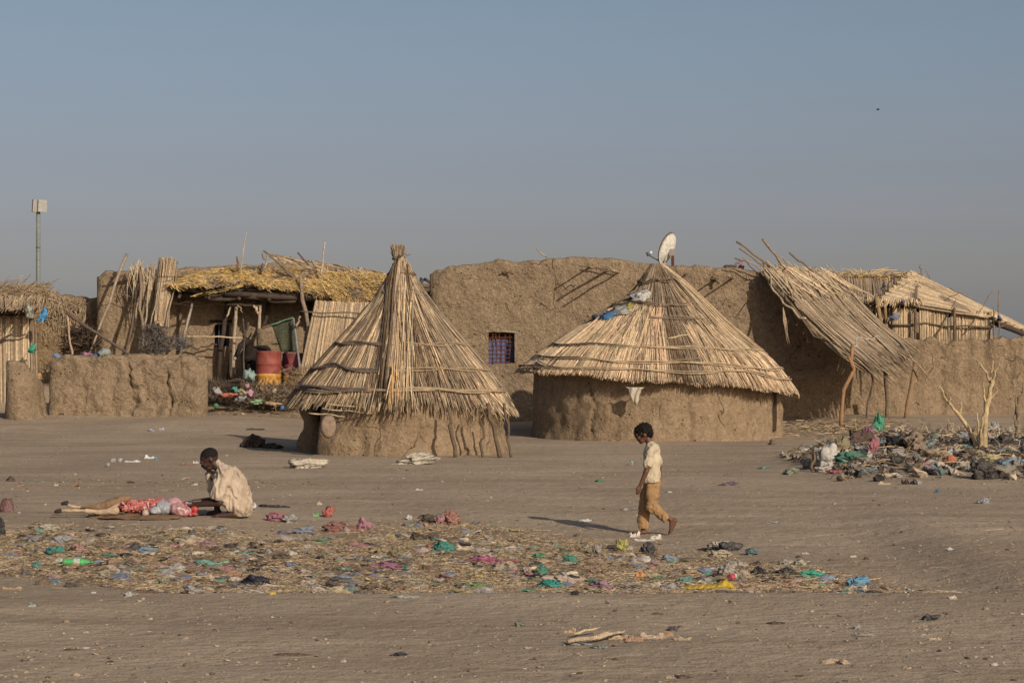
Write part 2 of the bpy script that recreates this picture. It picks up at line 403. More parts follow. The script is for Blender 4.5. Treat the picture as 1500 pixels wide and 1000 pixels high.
# ------------------------------------------------------------------ round huts
def cone_hut_roof(root, cx, cy, prof, eave_fn, layers, bands, under_col=GREY, seed=1, boff=.09, squash=None, name='thatched_roof'):
    """prof: (u, r, z) from apex (u=0) to eave (u=1); eave_fn(angle)-> dz at the eave. angle 0 faces the camera, positive to the right"""
    rr = random.Random(seed)
    def pt(u, a, off=0.0):
        r = interp([(p[0], p[1]) for p in prof], u); z = interp([(p[0], p[2]) for p in prof], u)
        if u > 1:
            dr = prof[-1][1]-prof[-2][1]; dz = prof[-1][2]-prof[-2][2]; du = prof[-1][0]-prof[-2][0]
            r += dr/du*(u-1); z += dz/du*(u-1)
        if squash: r *= squash(u, a)
        z += eave_fn(a)*max(0, min(u, 1.1))**3
        r = r*(1+.03*noise.noise(V((math.sin(a)*2, math.cos(a)*2, u*3+seed))))+off*.8
        return V((cx+r*math.sin(a), cy-r*math.cos(a), z+off*.6))
    mb = MB(); na = 72; nu = 16; vs = []; cs = []
    for sgn, off in ((0, -.02), (1, -.10)):
        for i in range(nu+1):
            for k in range(na): vs.append(pt(i/nu*.97, 2*math.pi*k/na, off)); cs.append(jit(under_col, .15, rr))
    fs = []
    for s in (0, 1):
        o = s*(nu+1)*na
        for i in range(nu):
            for k in range(na):
                a = o+i*na+k; b = o+i*na+(k+1) % na; f = (a, b, b+na, a+na); fs.append(f if s == 0 else f[::-1])
    for k in range(na):
        a = nu*na+k; b = nu*na+(k+1) % na; o = (nu+1)*na; fs.append((a, b, b+o, a+o))
    mb.add(vs, fs, cs)
    for L in layers:
        n = int(L['n']*1.45); a0, a1 = L.get('arc', (-math.pi, math.pi))
        for i in range(n):
            a = lerp(a0, a1, (i+rr.random())/n); tilt = rr.gauss(0, L.get('tilt', .03)*1.5); bow = rr.gauss(0, .012); u0 = L['u0']+rr.uniform(-1, 1)*L.get('ju0', .05); u1 = L['u1']+rr.uniform(-1, 1)*L.get('ju1', .03)
            clump = noise.noise(V((a*6, L['u1']*3, seed)))
            u1 += .03*clump*(1 if L['u1'] > .95 else 1.5)
            cols = L['cols']; c = cols[min(len(cols)-1, int((.5+.9*clump+rr.uniform(-.35, .35))*len(cols)))] if clump > -.55 else cols[0]
            off = L.get('off', .02)*rr.uniform(.4, 1.5); seg = 6; pts = []; lat = L.get('lat')
            if lat: xl_ = rr.uniform(lat[1], lat[2]); xl2 = xl_+rr.gauss(0, .05)
            for k in range(seg):
                t = k/(seg-1); u = lerp(u0, u1, t)
                if lat: rl = max(.12, interp([(p[0], p[1]) for p in prof], u)); pts.append(pt(u, math.radians(lat[0])+lerp(xl_, xl2, t)/rl*min(1, u*4+.3), off+rr.uniform(0, .015))); continue
                pts.append(pt(u, a+tilt*(t-.5)/max(.3, u)*.6, off*(1 if k else .2)+bow*math.sin(math.pi*t)+(rr.uniform(0, .012))))
            reed(mb, pts, L.get('w', .016)*.74*rr.uniform(.5, 1.4), jit(c if rr.random() > .13 else DRK, .28, rr))  # scattered dark reeds paint in the shaded gaps between strands
    ro = mb.build(name, M['reed'], root, True)
    for (u, a0, a1, r, col, wob) in bands:
        b = MB(); n = max(6, int((a1-a0)/.09)); sd = rr.uniform(0, 50)
        for strand in range(2):
            pts = []; rad = []
            for i in range(n+1):
                a = lerp(a0, a1, i/n)
                pts.append(pt(u+wob*noise.noise(V((sd+a*1.5, 0, 0)))+.009*math.sin(a*5+strand*3.1+sd), a, boff+.012*math.cos(a*5+strand*3.1+sd)))
                rad.append(r*rr.uniform(.7, 1.15)*(.5 if i in (0, n) else 1))
            b.tube(pts, rad, 5, jit(col, .1, rr))
        b.build('binding_branch', M['wood'], ro, True)
    return ro, pt

def ring_path(cx, cy, r, a0, a1, ztop, n=40):
    return [(cx+r*math.sin(lerp(a0, a1, i/n)), cy-r*math.cos(lerp(a0, a1, i/n)), ztop) for i in range(n+1)]

# ---- front hut
def front_hut():
    cy = 42.3; s = scl(cy); cx = (588-750)/s; rx = lambda p: p/s; zz = lambda y: EYE-(y-500)/s
    root = thing('round_hut', (cx, cy, gh(cx, cy)), 'small round mud hut nearest the camera, its steep reed roof tied in a tuft', 'hut')
    mud_wall('wall', ring_path(cx, cy, 1.66, math.radians(-47), math.radians(-96+360), 1.12, 60), .26, M['mud_hut'], root, res=.06, amp=.10, seed=3, batter=.2, cracks=[(W(548, 0, 40.6).x, .04, .07, 0, .9), (W(610, 0, 40.6).x, .03, .05, .2, .9)])
    prof = [(0, .05, zz(377)), (.1, .13, zz(400)), (.2, .27, zz(420)), (.3, .44, zz(441)), (.45, .78, zz(474)), (.6, 1.17, zz(508)), (.8, 1.60, zz(550)), (1, 1.94, zz(585))]
    ev = lambda a: -.03*math.sin(a)+.05*noise.noise(V((math.sin(a)*2.2, math.cos(a)*2.2, 5)))
    c1 = [GREY, TAN, TAN, GREY, FRESH]; c2 = [GREY, GREY, DRK, TAN]
    D = math.radians
    ro, pt = cone_hut_roof(root, cx, cy, prof, ev, [
        dict(n=900, u0=.62, u1=1.05, cols=c1, w=.016, off=.02, ju1=.05, tilt=.06),
        dict(n=900, u0=.42, u1=.97, cols=c1, w=.016, off=.035, ju1=.07, tilt=.05),
        dict(n=650, u0=.2, u1=.8, cols=[GREY, TAN, GREY, TAN, FRESH], w=.015, off=.05, ju0=.1, ju1=.12, tilt=.04),
        dict(n=420, u0=.0, u1=.5, cols=[GREY, TAN, TAN], w=.014, off=.05, ju0=.02, ju1=.14),
        dict(n=200, u0=.3, u1=1.0, cols=[FRESH, DRK, TAN], w=.013, off=.06, ju0=.25, ju1=.10, tilt=.10),
        dict(n=160, u0=.15, u1=.75, cols=[DRK, BARK, GREY], w=.013, off=.06, ju0=.12, ju1=.2, tilt=.06),
        dict(n=90, u0=.85, u1=1.07, cols=[FRESH, TAN, PALE], w=.013, off=.03, ju0=.1, ju1=.06, tilt=.1, arc=(D(50), D(110))),
        # ridge bundles and one painted dark gap running down the front
        dict(n=20, u0=.04, u1=.85, cols=[TAN, GREY, TAN], w=.015, off=.06, ju1=.16, ju0=.02, lat=(-2, -.09, .08)),
        dict(n=30, u0=.3, u1=1.05, cols=[FRESH, TAN], w=.014, off=.07, ju1=.08, ju0=.25, lat=(0, -.05, .24)),
        dict(n=30, u0=.08, u1=.93, cols=[(.06, .04, .028), (.09, .065, .045), DRK], w=.016, off=.075, ju1=.12, ju0=.1, lat=(-4, -.22, -.08)),  # near-black reeds put the shade of an open gap into colour
        dict(n=16, u0=.80, u1=1.04, cols=[(.58, .38, .18), FRESH], w=.014, off=.13, ju1=.03, lat=(-1, -.06, .03)),
    ], [
        (.13, D(-170), D(180), .018, BARK, .0), (.27, D(-100), D(95), .014, GREY, .015),
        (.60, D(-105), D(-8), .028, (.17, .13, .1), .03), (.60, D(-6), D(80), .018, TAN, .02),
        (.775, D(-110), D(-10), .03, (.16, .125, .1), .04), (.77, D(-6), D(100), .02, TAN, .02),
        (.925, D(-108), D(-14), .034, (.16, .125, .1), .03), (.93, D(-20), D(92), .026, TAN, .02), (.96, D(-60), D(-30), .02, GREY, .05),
        (.45, D(100), D(250), .022, BARK, .03), (.8, D(110), D(240), .025, BARK, .03)], seed=4, squash=lambda u, a: 1-.04*math.exp(-((u-.42)/.26)**2))
    # the tied tuft
    mb = MB()
    for i in range(150):
        a = R.uniform(0, 6.28); r0 = R.uniform(.03, .1); fl = R.uniform(.04, .15)
        z0 = zz(382); h = zz(R.uniform(357, 368))
        p = [V((cx-.06+r0*math.cos(a), cy+r0*math.sin(a), z0-.12)), V((cx-.06+.06*math.cos(a), cy+.06*math.sin(a), z0)), V((cx-.06+fl*math.cos(a), cy+fl*math.sin(a), h))]
        reed(mb, p, .012, jit(R.choice([GREY, BARK, TAN]), .2))
    pts = [V((cx-.06+.10*math.cos(t*.5), cy+.10*math.sin(t*.5), zz(379)+.01*math.sin(t))) for t in range(26)]
    mb.tube(pts, .018, 5, BARK)
    pole(mb, (cx-.05, cy-.1, zz(375)), (cx+.17, cy-.1, zz(373)), .015, .01, BARK)
    mb.build('tied_tuft', M['reed'], ro, True)
    # broken sticks poking from under the eave
    mb = MB()
    for a, b in (((472, 598), (548, 606)), ((480, 592), (545, 598)), ((452, 605), (505, 610))):
        p = W(*a, 40.4); q = W(*b, 40.5); pole(mb, p, q, .014, .01, PALE, .02)
    mb.build('eave_stick', M['wood'], root, True)
    for i in range(7):   # roof frame seen from below the eave
        mb = MB(); a = math.radians(-75+i*25); pole(mb, (cx+1.55*math.sin(a), cy-1.55*math.cos(a), 1.2), (cx+2.15*math.sin(a), cy-2.15*math.cos(a), .80), .02, .015, BARK); mb.build('rafter', M['wood'], root, True)
    # flat round lid leaning by the doorway
    lid = MB(); c = W(481, 624, 40.35); vs = [c]; nn = 22
    for rr_, yo in ((.05, -.05), (.13, -.04), (.17, 0)):
        for k in range(nn): a = 6.283*k/nn; vs.append(c+V((rr_*.8*math.cos(a), yo+.05*math.sin(a), rr_*1.25*math.sin(a))))
    for k in range(nn): vs.append(c+V((.12*math.cos(6.283*k/nn), .05, .2*math.sin(6.283*k/nn))))
    fs = [(0, 1+k, 1+(k+1) % nn) for k in range(nn)]
    for L in range(3): fs += [(1+L*nn+k, 1+(L+1)*nn+k, 1+(L+1)*nn+(k+1) % nn, 1+L*nn+(k+1) % nn) for k in range(nn)]
    fs.append(tuple(1+3*nn+k for k in range(nn)))
    lid.add(vs, fs, (.33, .24, .17)); o = lid.build('basket', M['wood'], None, True)
    tag(o, 'round flat basket leaning at the dark doorway of the front hut', 'basket')
    m2 = MB(); p = W(472, 618, 40.5); m2.box(p, (.07, .05, .10), (.3, .1, .1), Euler((0, .3, .2)).to_matrix())
    o = m2.build('cloth_scrap', M['cloth']); o.color = (.33, .12, .13, 1); tag(o, 'small dark red rag hanging beside the round basket', 'rag')
    # props leaning on the eave
    g = 'prop poles leaning on the front hut'
    for (a, b, lab, rad) in (((657, 596), (668, 668), 'crooked prop pole in front of the front hut wall, leftmost of the four', .035),
                       ((704, 592), (706, 660), 'thin dark prop pole standing by the right end of the front hut wall', .022),
                       ((714, 590), (733, 664), 'thick slanting prop pole at the right end of the front hut', .036),
                       ((738, 590), (750, 664), 'bent prop pole farthest right under the front hut eave', .024)):
        q = G(*b); q = W(b[0], b[1], 40.05); q.z = gh(q.x, q.y); p = W(a[0], a[1], q.y+.1); o = pole_thing('prop_pole', q-V((0, 0, .05)), p, lab, 'pole', g, r0=rad, r1=rad*.85, col=(.15, .11, .075), amp=.07, n=9)
    mb = MB()
    for i in range(26):
        a = R.uniform(.6, 1.3); r = 2.0+R.uniform(-.05, .1); p = V((cx+r*math.sin(a), cy-r*math.cos(a), .86)); 
        reed(mb, [p, p+V((R.uniform(-.03, .03), 0, -.12)), p+V((R.uniform(-.1, .1), R.uniform(-.05, .05), -R.uniform(.2, .45)))], .008, jit(TAN, .2))
    mb.build('hanging_reed', M['reed'], root, True)
front_hut()

# ---- right hut
def right_hut():
    cy = 48.8; s = scl(cy); cx = (962-750)/s; zz = lambda y: EYE-(y-500)/s
    root = thing('round_hut', (cx, cy, gh(cx, cy)), 'wide round mud hut with broad pale reed roof before the large mud building', 'hut')
    mud_wall('wall', ring_path(cx, cy, 2.42, math.radians(76), math.radians(62+360), 1.5, 72), .28, M['mud_hut'], root, res=.05, amp=.05, seed=8, batter=.10, cracks=[(W(1011, 0, 46.5).x, .035, .07, -1, 1.1), (W(868, 0, 46.5).x, .03, .05, .1, 1.1), (W(1112, 0, 47).x, .035, .06, .2, .9), (W(1048, 0, 46.5).x, .03, .04, -.1, .6), (W(1075, 0, 46.5).x, .03, .04, .3, .9)])
    prof = [(0, .10, zz(387)), (.06, .26, zz(400)), (.17, .60, zz(423)), (.30, 1.05, zz(449)), (.45, 1.55, zz(476)), (.6, 1.98, zz(500)), (.78, 2.42, zz(526)), (.92, 2.74, zz(548)), (1, 2.9, zz(560))]
    ev = lambda a: -.23*math.sin(a)+.05*math.cos(a)+.06*noise.noise(V((math.sin(a)*2.5, math.cos(a)*2.5, 2)))
    D = math.radians; PK = (.56, .385, .25)
    fr = [TAN, FRESH, PK, (.60, .46, .30), FRESH, (.33, .24, .15)]; gr = [GREY, DRK, GREY, (.27, .21, .145)]
    ro, pt = cone_hut_roof(root, cx, cy, prof, ev, [
        dict(n=1500, u0=.7, u1=1.0, cols=[TAN, FRESH, TAN, PK], w=.017, off=.02, ju1=.025, tilt=.03),
        dict(n=900, u0=.42, u1=.985, cols=fr, w=.018, off=.04, ju0=.04, ju1=.03, tilt=.03, arc=(D(-88), D(3))),
        dict(n=900, u0=.44, u1=.985, cols=fr, w=.018, off=.04, ju0=.05, ju1=.03, tilt=.04, arc=(D(17), D(100))),
        dict(n=150, u0=.42, u1=.97, cols=[DRK, (.12, .085, .05), DRK, GREY], w=.017, off=.035, ju0=.04, ju1=.03, tilt=.03, arc=(D(3), D(17))),
        dict(n=900, u0=.42, u1=.985, cols=[TAN, GREY, TAN], w=.018, off=.04, ju0=.05, tilt=.04, arc=(D(100), D(272))),
        dict(n=1400, u0=.03, u1=.50, cols=gr, w=.013, off=.03, ju0=.06, ju1=.05, tilt=.04),
        dict(n=300, u0=.3, u1=.7, cols=[TAN, FRESH, PK], w=.018, off=.055, ju0=.05, ju1=.1, tilt=.06, arc=(D(-60), D(0))),
        dict(n=420, u0=.22, u1=.72, cols=[TAN, FRESH, TAN], w=.018, off=.055, ju0=.14, ju1=.1, tilt=.05, arc=(D(30), D(98))),
        dict(n=26, u0=.03, u1=.6, cols=[PALE, TAN], w=.02, off=.08, ju0=.03, ju1=.15, tilt=.02, arc=(D(40), D(92))),
    ], [
        (.135, D(-100), D(60), .014, BARK, .03), (.30, D(-85), D(-5), .014, BARK, .03), (.31, D(-20), D(60), .010, GREY, .02), (.42, D(-10), D(50), .010, GREY, .02),
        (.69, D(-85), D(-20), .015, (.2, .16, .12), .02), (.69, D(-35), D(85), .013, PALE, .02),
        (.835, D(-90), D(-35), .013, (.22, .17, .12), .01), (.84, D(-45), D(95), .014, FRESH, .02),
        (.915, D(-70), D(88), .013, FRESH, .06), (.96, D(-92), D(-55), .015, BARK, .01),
        (.5, D(110), D(250), .022, BARK, .03), (.85, D(100), D(260), .025, BARK, .03)], seed=11, boff=.105, squash=lambda u, a: 1-.36*max(0, -math.sin(a))*math.exp(-((u-.16)/.14)**2)-.06*math.exp(-((u-.45)/.2)**2))
    # loose sticks lying on the dark repair gap
    mb = MB()
    for u, a0, a1, c in ((.58, 3, 17, PALE), (.68, 2, 18, GREY), (.80, 2, 18, GREY)):
        pole(mb, pt(u+.02, D(a0), .09), pt(u-.02, D(a1), .09), .02, .014, c, .01)
    mb.build('repair_stick', M['wood'], ro, True)
    # gap with poles showing near the top left
    mb = MB()
    for i in range(14):
        a = D(R.uniform(-62, -35)); mb.tube([pt(.06+R.uniform(0, .05), a, .06), pt(.19, a+R.uniform(-.15, .15), .05)], [.018, .012], 5, jit(R.choice([BARK, DRK]), .2))
    c = pt(.15, D(-38), .045)
    mb.build('smoke_gap', M['wood'], ro, True)
    # door leaf in shade at the right end
    d = MB(); a = D(71); p = V((cx+2.50*math.sin(a), cy-2.50*math.cos(a), 0))
    rot = Euler((0, 0, a)).to_matrix()
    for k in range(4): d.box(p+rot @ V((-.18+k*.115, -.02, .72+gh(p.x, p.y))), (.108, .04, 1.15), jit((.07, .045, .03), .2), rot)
    d.build('door', M['wood'], root)
    # plastic patches on the roof
    def patch(px, py, w, h, col, lab, name='plastic_sheet', cat='plastic sheet', D_=47.3):
        z = zz(py); u = interp([(-p[2], p[0]) for p in prof], -z); r = interp([(p[0], p[1]) for p in prof], u); a = math.asin(max(-.95, min(.95, (px-962)/s/r)))
        o = crumple(name, lab, cat, pt(u, a, .06), w/s*1.5, .10, h/s*2.0, col, 'plastic', seed=R.randint(0, 999), air=True, rag=.45)
        o.rotation_euler = (math.radians(38), 0, a)
    patch(888, 469, 24, 12, (.10, .27, .48), 'bright blue plastic sheet patching the left slope of the wide hut roof')
    patch(902, 462, 30, 14, (.42, .42, .40), 'greyish white plastic sheet wedged above the blue sheet on the wide hut roof')
    patch(915, 458, 12, 16, (.42, .36, .10), 'small yellow plastic scrap on the wide hut roof beside the white sheet')
    patch(936, 440, 22, 16, (.62, .60, .56), 'white plastic showing in the hole near the top of the wide hut roof', D_=47.9)
    patch(868, 470, 12, 5, (.10, .12, .16), 'dark blue scrap at the left edge of the patched hut roof', D_=47.2)
    # the cloth hanging under the eave
    cl = MB(); vs = []; fs = []; nx, nz = 14, 10
    for j in range(nz+1):
        for i in range(nx+1):
            u = i/nx; v = j/nz; hang = (.10+.24*math.sin(math.pi*min(1, u*1.05))**.8)
            q = W(lerp(916, 944, u), 567, 45.95); 
            vs.append(q+V((.02*math.sin(v*5+u*3)+(.5-u)*.22*v, -.05+.03*math.sin(u*14+v*2), -hang*v*(.75+.5*u))))
    for j in range(nz):
        for i in range(nx): a = j*(nx+1)+i; fs.append((a, a+1, a+nx+2, a+nx+1))
    cl.add(vs, fs, (.5, .45, .36)); o = cl.build('rag', M['cloth'], None, True); o.color = (.52, .46, .36, 1)
    sm = o.modifiers.new('t', 'SOLIDIFY'); sm.thickness = .01
    tag(o, 'greyish white rag sagging from under the eave of the wide hut', 'rag')

# ------------------------------------------------------------------ crumpled waste
_ico = {}
def ico(level):
    if level in _ico: return _ico[level]
    import bmesh
    bm = bmesh.new(); bmesh.ops.create_icosphere(bm, subdivisions=level, radius=1)
    r = ([v.co.copy() for v in bm.verts], [tuple(v.index for v in f.verts) for f in bm.faces]); bm.free(); _ico[level] = r; return r
def crumple_mesh(name, w, h, d, seed, kind='plastic', level=3, rag=.5):
    vs, fs = ico(level); out = []
    for v in vs:
        x, y, z = v
        k = 1+rag*.8*noise.noise(V((x*1.2+seed, y*1.2, z*1.2)))
        rid = abs(noise.noise(V((x*2.6, y*2.6+seed, z*2.6))))
        rid2 = abs(noise.noise(V((x*6, y*6, z*6+seed))))
        k *= 1-.75*rag*(.35-rid)*1.2-.25*rag*(.3-rid2)
        # pulled-out corners, as knots and handles
        for q in range(2):
            a = seed*1.7+q*2.4; e = V((math.cos(a), .4*math.sin(a), .5*math.sin(seed+q))).normalized().dot(v)
            if e > .86: k *= 1+.8*rag*(e-.86)/.14*.6
        if kind == 'puffy': zz = (z*.5+.42)*h*k
        else: zz = (max(z, -.25)+.25)/1.25*h*k
        out.append((x*w/2*k, y*d/2*k, zz))
    m = bpy.data.meshes.new(name); m.from_pydata(out, [], fs)
    m.polygons.foreach_set('use_smooth', [True]*len(fs)); m.update(); return m
def film_mesh(name, w, h, d, seed, lv=0):
    """a thrown away bag or rag: rounded lobes between sharp creases, a spread skirt on the ground"""
    vs, fs = ico(4 if lv >= 4 else 3); rr = random.Random(int(seed*1000)+5); S = rr.uniform(0, 200); n3 = lambda p, k, o: noise.noise(V((p.x*k+S, p.y*k+o, p.z*k-S)))
    ax = rr.uniform(0, 3.1); ex = V((math.cos(ax), math.sin(ax), 0)); out = []; asym = rr.uniform(-.35, .35); tail = rr.random() < .4; ta = rr.choice((0, math.pi))+rr.uniform(-.4, .4)
    for v in vs:
        c1 = abs(n3(v, 1.5, 3)); c2 = abs(n3(v, 3.3, 7)); c3 = abs(n3(v, 7, 11))
        k = 1+.45*n3(v, 1.1, 20)-.42*max(0, 1-c1*5.5)-.24*max(0, 1-c2*6)-.10*max(0, 1-c3*6)
        p = v*k+V((n3(v, 1.7, 31), n3(v, 1.7, 43), n3(v, 1.7, 57)))*.34+V((n3(v, 5, 61), n3(v, 5, 71), n3(v, 5, 83)))*.10
        if tail:
            e = v.dot(V((math.cos(ta), math.sin(ta), .1)).normalized())
            if e > .82: p += V((math.cos(ta), math.sin(ta), .1))*(e-.82)*2.6
        z = p.z*.46+.34+asym*p.x*.4
        if z < .14: sk = 1+.30*(.14-z)/.14*(.6+n3(v, 2.5, 91)); p.x *= min(1.35, sk); p.y *= min(1.35, sk); z = max(0.0, z*.5+.03*n3(v, 6, 5))
        out.append((p.x*w*.47, p.y*d*.47, z*h*1.05))
    m = bpy.data.meshes.new(name); m.from_pydata(out, [], fs); m.polygons.foreach_set('use_smooth', [True]*len(fs)); m.update(); return m
def crumple(name, label, cat, p, w, h, d, col, mat='plastic', seed=0, air=False, group=None, rag=.6, level=3, rz=None):
    m = film_mesh(name, w, h*1.15, max(d, w*.5), seed*.37, level) if name in ('plastic_bag', 'cloth', 'rag', 'sack', 'plastic_sheet', 'card', 'plastic_strip') else crumple_mesh(name, w, h, d, seed*.37, 'plastic', level, rag)
    o = link(name, m, M[mat]); o.location = p if air else V((p[0], p[1], p[2]-.01))
    o.rotation_euler = (R.uniform(-.08, .08), R.uniform(-.08, .08), R.uniform(-.35, .35) if rz is None else rz); o.color = (*col, 1)
    return tag(o, label, cat, group)
right_hut()
# ------------------------------------------------------------------ large mud building
def main_building():
    D0 = 54.0; s = scl(D0)
    a = W(637, 500, D0); root = thing('mud_building', (a.x, D0, gh(a.x, D0)), 'large flat roofed mud building with a small lattice window, behind the two round huts', 'building')
    top = [(645, 397), (655, 392), (700, 386), (740, 384), (790, 380), (835, 374), (862, 376), (900, 379), (930, 384), (970, 387), (1010, 390), (1060, 392), (1112, 397), (1128, 406), (1150, 424), (1180, 452), (1222, 484)]
    hole = (W(717, 0, D0).x, W(756, 0, D0).x, W(0, 533, D0).z, W(0, 486, D0).z)
    mud_wall('wall', facing(top, D0), .5, M['mud_rough'], root, res=.075, amp=.06, seed=21, batter=.14, holes=[hole], topamp=.07, rough_top=1.2)
    xl = W(645, 0, D0).x; xr = W(1222, 0, D0).x; zt = W(0, 392, D0).z-.05
    mud_wall('wall', [(xl, 54.3, zt), (xl+.1, 59.5, zt-.1)], .45, M['mud_rough'], root, res=.15, amp=.05, seed=5)
    xr = W(1135, 0, D0).x
    mud_wall('wall', [(xr+.05, 54.4, zt-.3), (xr+.1, 59.5, zt-.3)], .45, M['mud_rough'], root, res=.15, amp=.05, seed=6)
    x2 = W(1222, 0, D0).x; mud_wall('wall', [(x2, 54.3, W(0, 488, D0).z), (x2+.1, 58.5, W(0, 488, D0).z)], .4, M['mud_rough'], root, res=.15, amp=.05, seed=16)
    mud_wall('wall', [(xr, 59.6, zt-.2), (xl, 59.6, zt-.2)], .45, M['mud_rough'], root, res=.2, amp=.04, seed=7)
    mb = MB(); mb.box(((xl+xr)/2, 56.8, zt-.42), (xr-xl, 5.6, .16), (.2, .15, .1)); mb.build('roof', M['mud'], root)
    # window recess, bars and blue backing
    x0, x1, z0, z1 = hole; cx = (x0+x1)/2; cz = (z0+z1)/2; w = x1-x0+.1; h = z1-z0+.1; yf = D0-.22
    mb = MB()
    for c, d in (((cx-w/2, yf+.17, cz), (.05, .3, h)), ((cx+w/2, yf+.17, cz), (.05, .3, h)), ((cx, yf+.17, cz-h/2), (w, .3, .05)), ((cx, yf+.17, cz+h/2), (w, .3, .05))): mb.box(c, d, None)
    win = mb.build('window', M['mud'], root)
    mb = MB(); mb.box((cx, yf+.22, cz-h*.14), (w, .02, h*.72), None); mb.build('blue_screen', mat_plain('blue_screen', (.10, .12, .24), .8, .25, 8), win)
    mb = MB(); mb.box((cx, yf+.23, cz+h*.36), (w, .02, h*.3), None); mb.build('brown_board', mat_plain('brown_board', (.12, .05, .03), .85, .3, 9), win)
    mb = MB(); rust = (.17, .07, .045)
    for k in range(6): x = x0+(x1-x0)*(k+.5)/6; mb.tube(crook((x, yf+.06, cz-h/2), (x+R.uniform(-.03, .03), yf+.06, cz+h/2), .02, 6), .011, 5, rust)
    for k in range(8): z = z0+(z1-z0)*(k+.5)/8; mb.tube(crook((cx-w/2, yf+.04, z), (cx+w/2, yf+.04, z+R.uniform(-.02, .02)), .015, 6), .010, 5, rust)
    mb.build('lattice', M['wood'], win)
    mb = MB(); pole(mb, (x0-.12, yf-.03, z1+.03), (x1+.02, yf-.03, z1-.01), .022, .018, PALE, .01); mb.build('lintel', M['wood'], win, True)
    # beam ends sticking out of the wall
    def beams(lst):
        for (px, py, L, tx, tz, r) in lst:
            b = MB(); p = W(px, py, D0-.15); pole(b, p, p+V((tx, -L, tz)), r, r*.8, BARK, .02, 5); b.build('roof_beam', M['wood'], root, True)
    beams([(908, 399, 1.5, -.5, .0, .022), (894, 395, 1.35, -.5, .0, .028), (868, 391, 1.0, -.35, .0, .022),
           (1048, 410, .9, -.2, .02, .022), (1074, 408, 1.0, -.25, .0, .022), (1006, 402, .6, -.12, .0, .022)])
    b = MB(); pole(b, W(856, 389, D0-.42), W(907, 398, D0-.4), .016, .012, PALE, .01); b.build('wall_stick', M['wood'], root, True)
    b = MB(); pole(b, W(740, 397, D0-.35), W(750, 401, D0-.37), .025, .02, DRK, .03); pole(b, W(735, 399, D0-.36), W(741, 396, D0-.35), .02, .02, DRK, .02); b.build('wall_stick', M['wood'], root, True)
    b = MB(); b.tube(crook(W(1044, 405, D0-.3), W(1052, 414, D0-.5), .05), .035, 6, DRK); b.build('wall_stick', M['wood'], root, True)
    o = pole_thing('stick', W(801, 377, D0), W(786, 365, D0-.2), 'short pale stick lying on the crest of the large building roof', 'stick', r0=.02, r1=.014, col=PALE, amp=.02)
    # satellite dish standing on the roof behind the parapet
    base = W(984, 388, 55.2); sd = thing('satellite_dish', base-V((0, 0, .3)), 'off white satellite dish on a short mast above the roof edge', 'satellite dish')
    s2 = scl(55.2); c = W(977, 364, 55.2); mb = MB(); vs = []; cs = []; nr, na = 8, 36
    ax = V((-.72, -.66, .30)).normalized(); ax = V((-.80, .50, .33)).normalized()
    up = V((.10, -.2, 1)); up = (up-ax*up.dot(ax)).normalized(); sd_ = ax.cross(up)
    for side in (0, 1):
        for i in range(nr+1):
            r = i/nr; dp = .10*(r*r-1)
            for k in range(na):
                a = 6.283*k/na; vs.append(c+up*(.40*r*math.cos(a))+sd_*(.36*r*math.sin(a))+ax*(dp-side*.015)); cs.append((.60, .58, .51))
    fs = []
    for side in (0, 1):
        o = side*(nr+1)*na
        for i in range(nr):
            for k in range(na):
                a_ = o+i*na+k; b_ = o+i*na+(k+1) % na; f = (a_, b_, b_+na, a_+na); fs.append(f if side else f[::-1])
    for k in range(na): a_ = nr*na+k; b_ = nr*na+(k+1) % na; o = (nr+1)*na; fs.append((a_, b_, b_+o, a_+o))
    mb.add(vs, fs, cs); dish = mb.build('reflector', M['paint'], sd, True)
    mb = MB(); mb.tube([c+up*.40*math.cos(6.283*k/36)+sd_*.36*math.sin(6.283*k/36) for k in range(37)], .012, 5, (.16, .08, .05), cap=False); mb.build('rim', M['wood'], dish, True)
    mb = MB(); mp = W(985, 361, 55.45); mb.tube([mp+V((0, 0, 0)), V((mp.x+.02, mp.y, base.z-.45))], .035, 8, (.11, .05, .035)); mb.build('mast', M['wood'], sd, True)
    mb = MB(); hp = c-ax*.13
    mb.box(hp-V((.0, .0, .05)), (.14, .10, .16), (.3, .28, .25)); mb.tube([hp-ax*.02, V((mp.x, mp.y, mp.z-.1))], .025, 6, (.2, .1, .07))
    for q in (-.12, .02): mb.tube([c-ax*.09+sd_*q-up*.02, c-ax*.06+sd_*q-up*.34], .012, 5, (.14, .1, .08))
    mb.build('bracket', M['wood'], sd)
    mb = MB(); e = W(949, 373, 54.6); mb.tube([c-up*.34, c-up*.36+ax*.08, e], .014, 6, (.09, .09, .10)); mb.build('feed_arm', M['wood'], sd, True)
    mb = MB(); mb.tube([e+V((-.03, 0, .0)), e+V((.04, 0, .03))], [.05, .045], 10, (.10, .10, .11)); mb.tube([e+V((.04, 0, .04)), e+V((.10, 0, .055))], [.035, .03], 10, (.62, .62, .60)); mb.build('receiver', M['paint'], sd, True)
    # rubble and wire on the parapet near the right end
    for i, (px, w, lab) in enumerate(((1064, .16, 'small dark clod on the roof edge, left of the red wire'), (1071, .22, 'larger dark clod on the roof edge just left of the red wire'), (1085, .14, 'small dark clod on the roof edge beside the lean-to reeds'))):
        crumple('clod', lab, 'clod', W(px, 394, D0-.02), w, .10, .14, (.09, .07, .06), 'paper', 40+i, True)
    mb = MB(); pole(mb, W(1072, 390, D0), W(1098, 381, D0), .008, .008, (.5, .1, .09), .06); pole(mb, W(1076, 384, D0), W(1092, 391, D0), .008, .008, (.5, .1, .09), .06); pole(mb, W(1084, 378, D0), W(1087, 392, D0), .007, .007, (.45, .09, .08), .03)
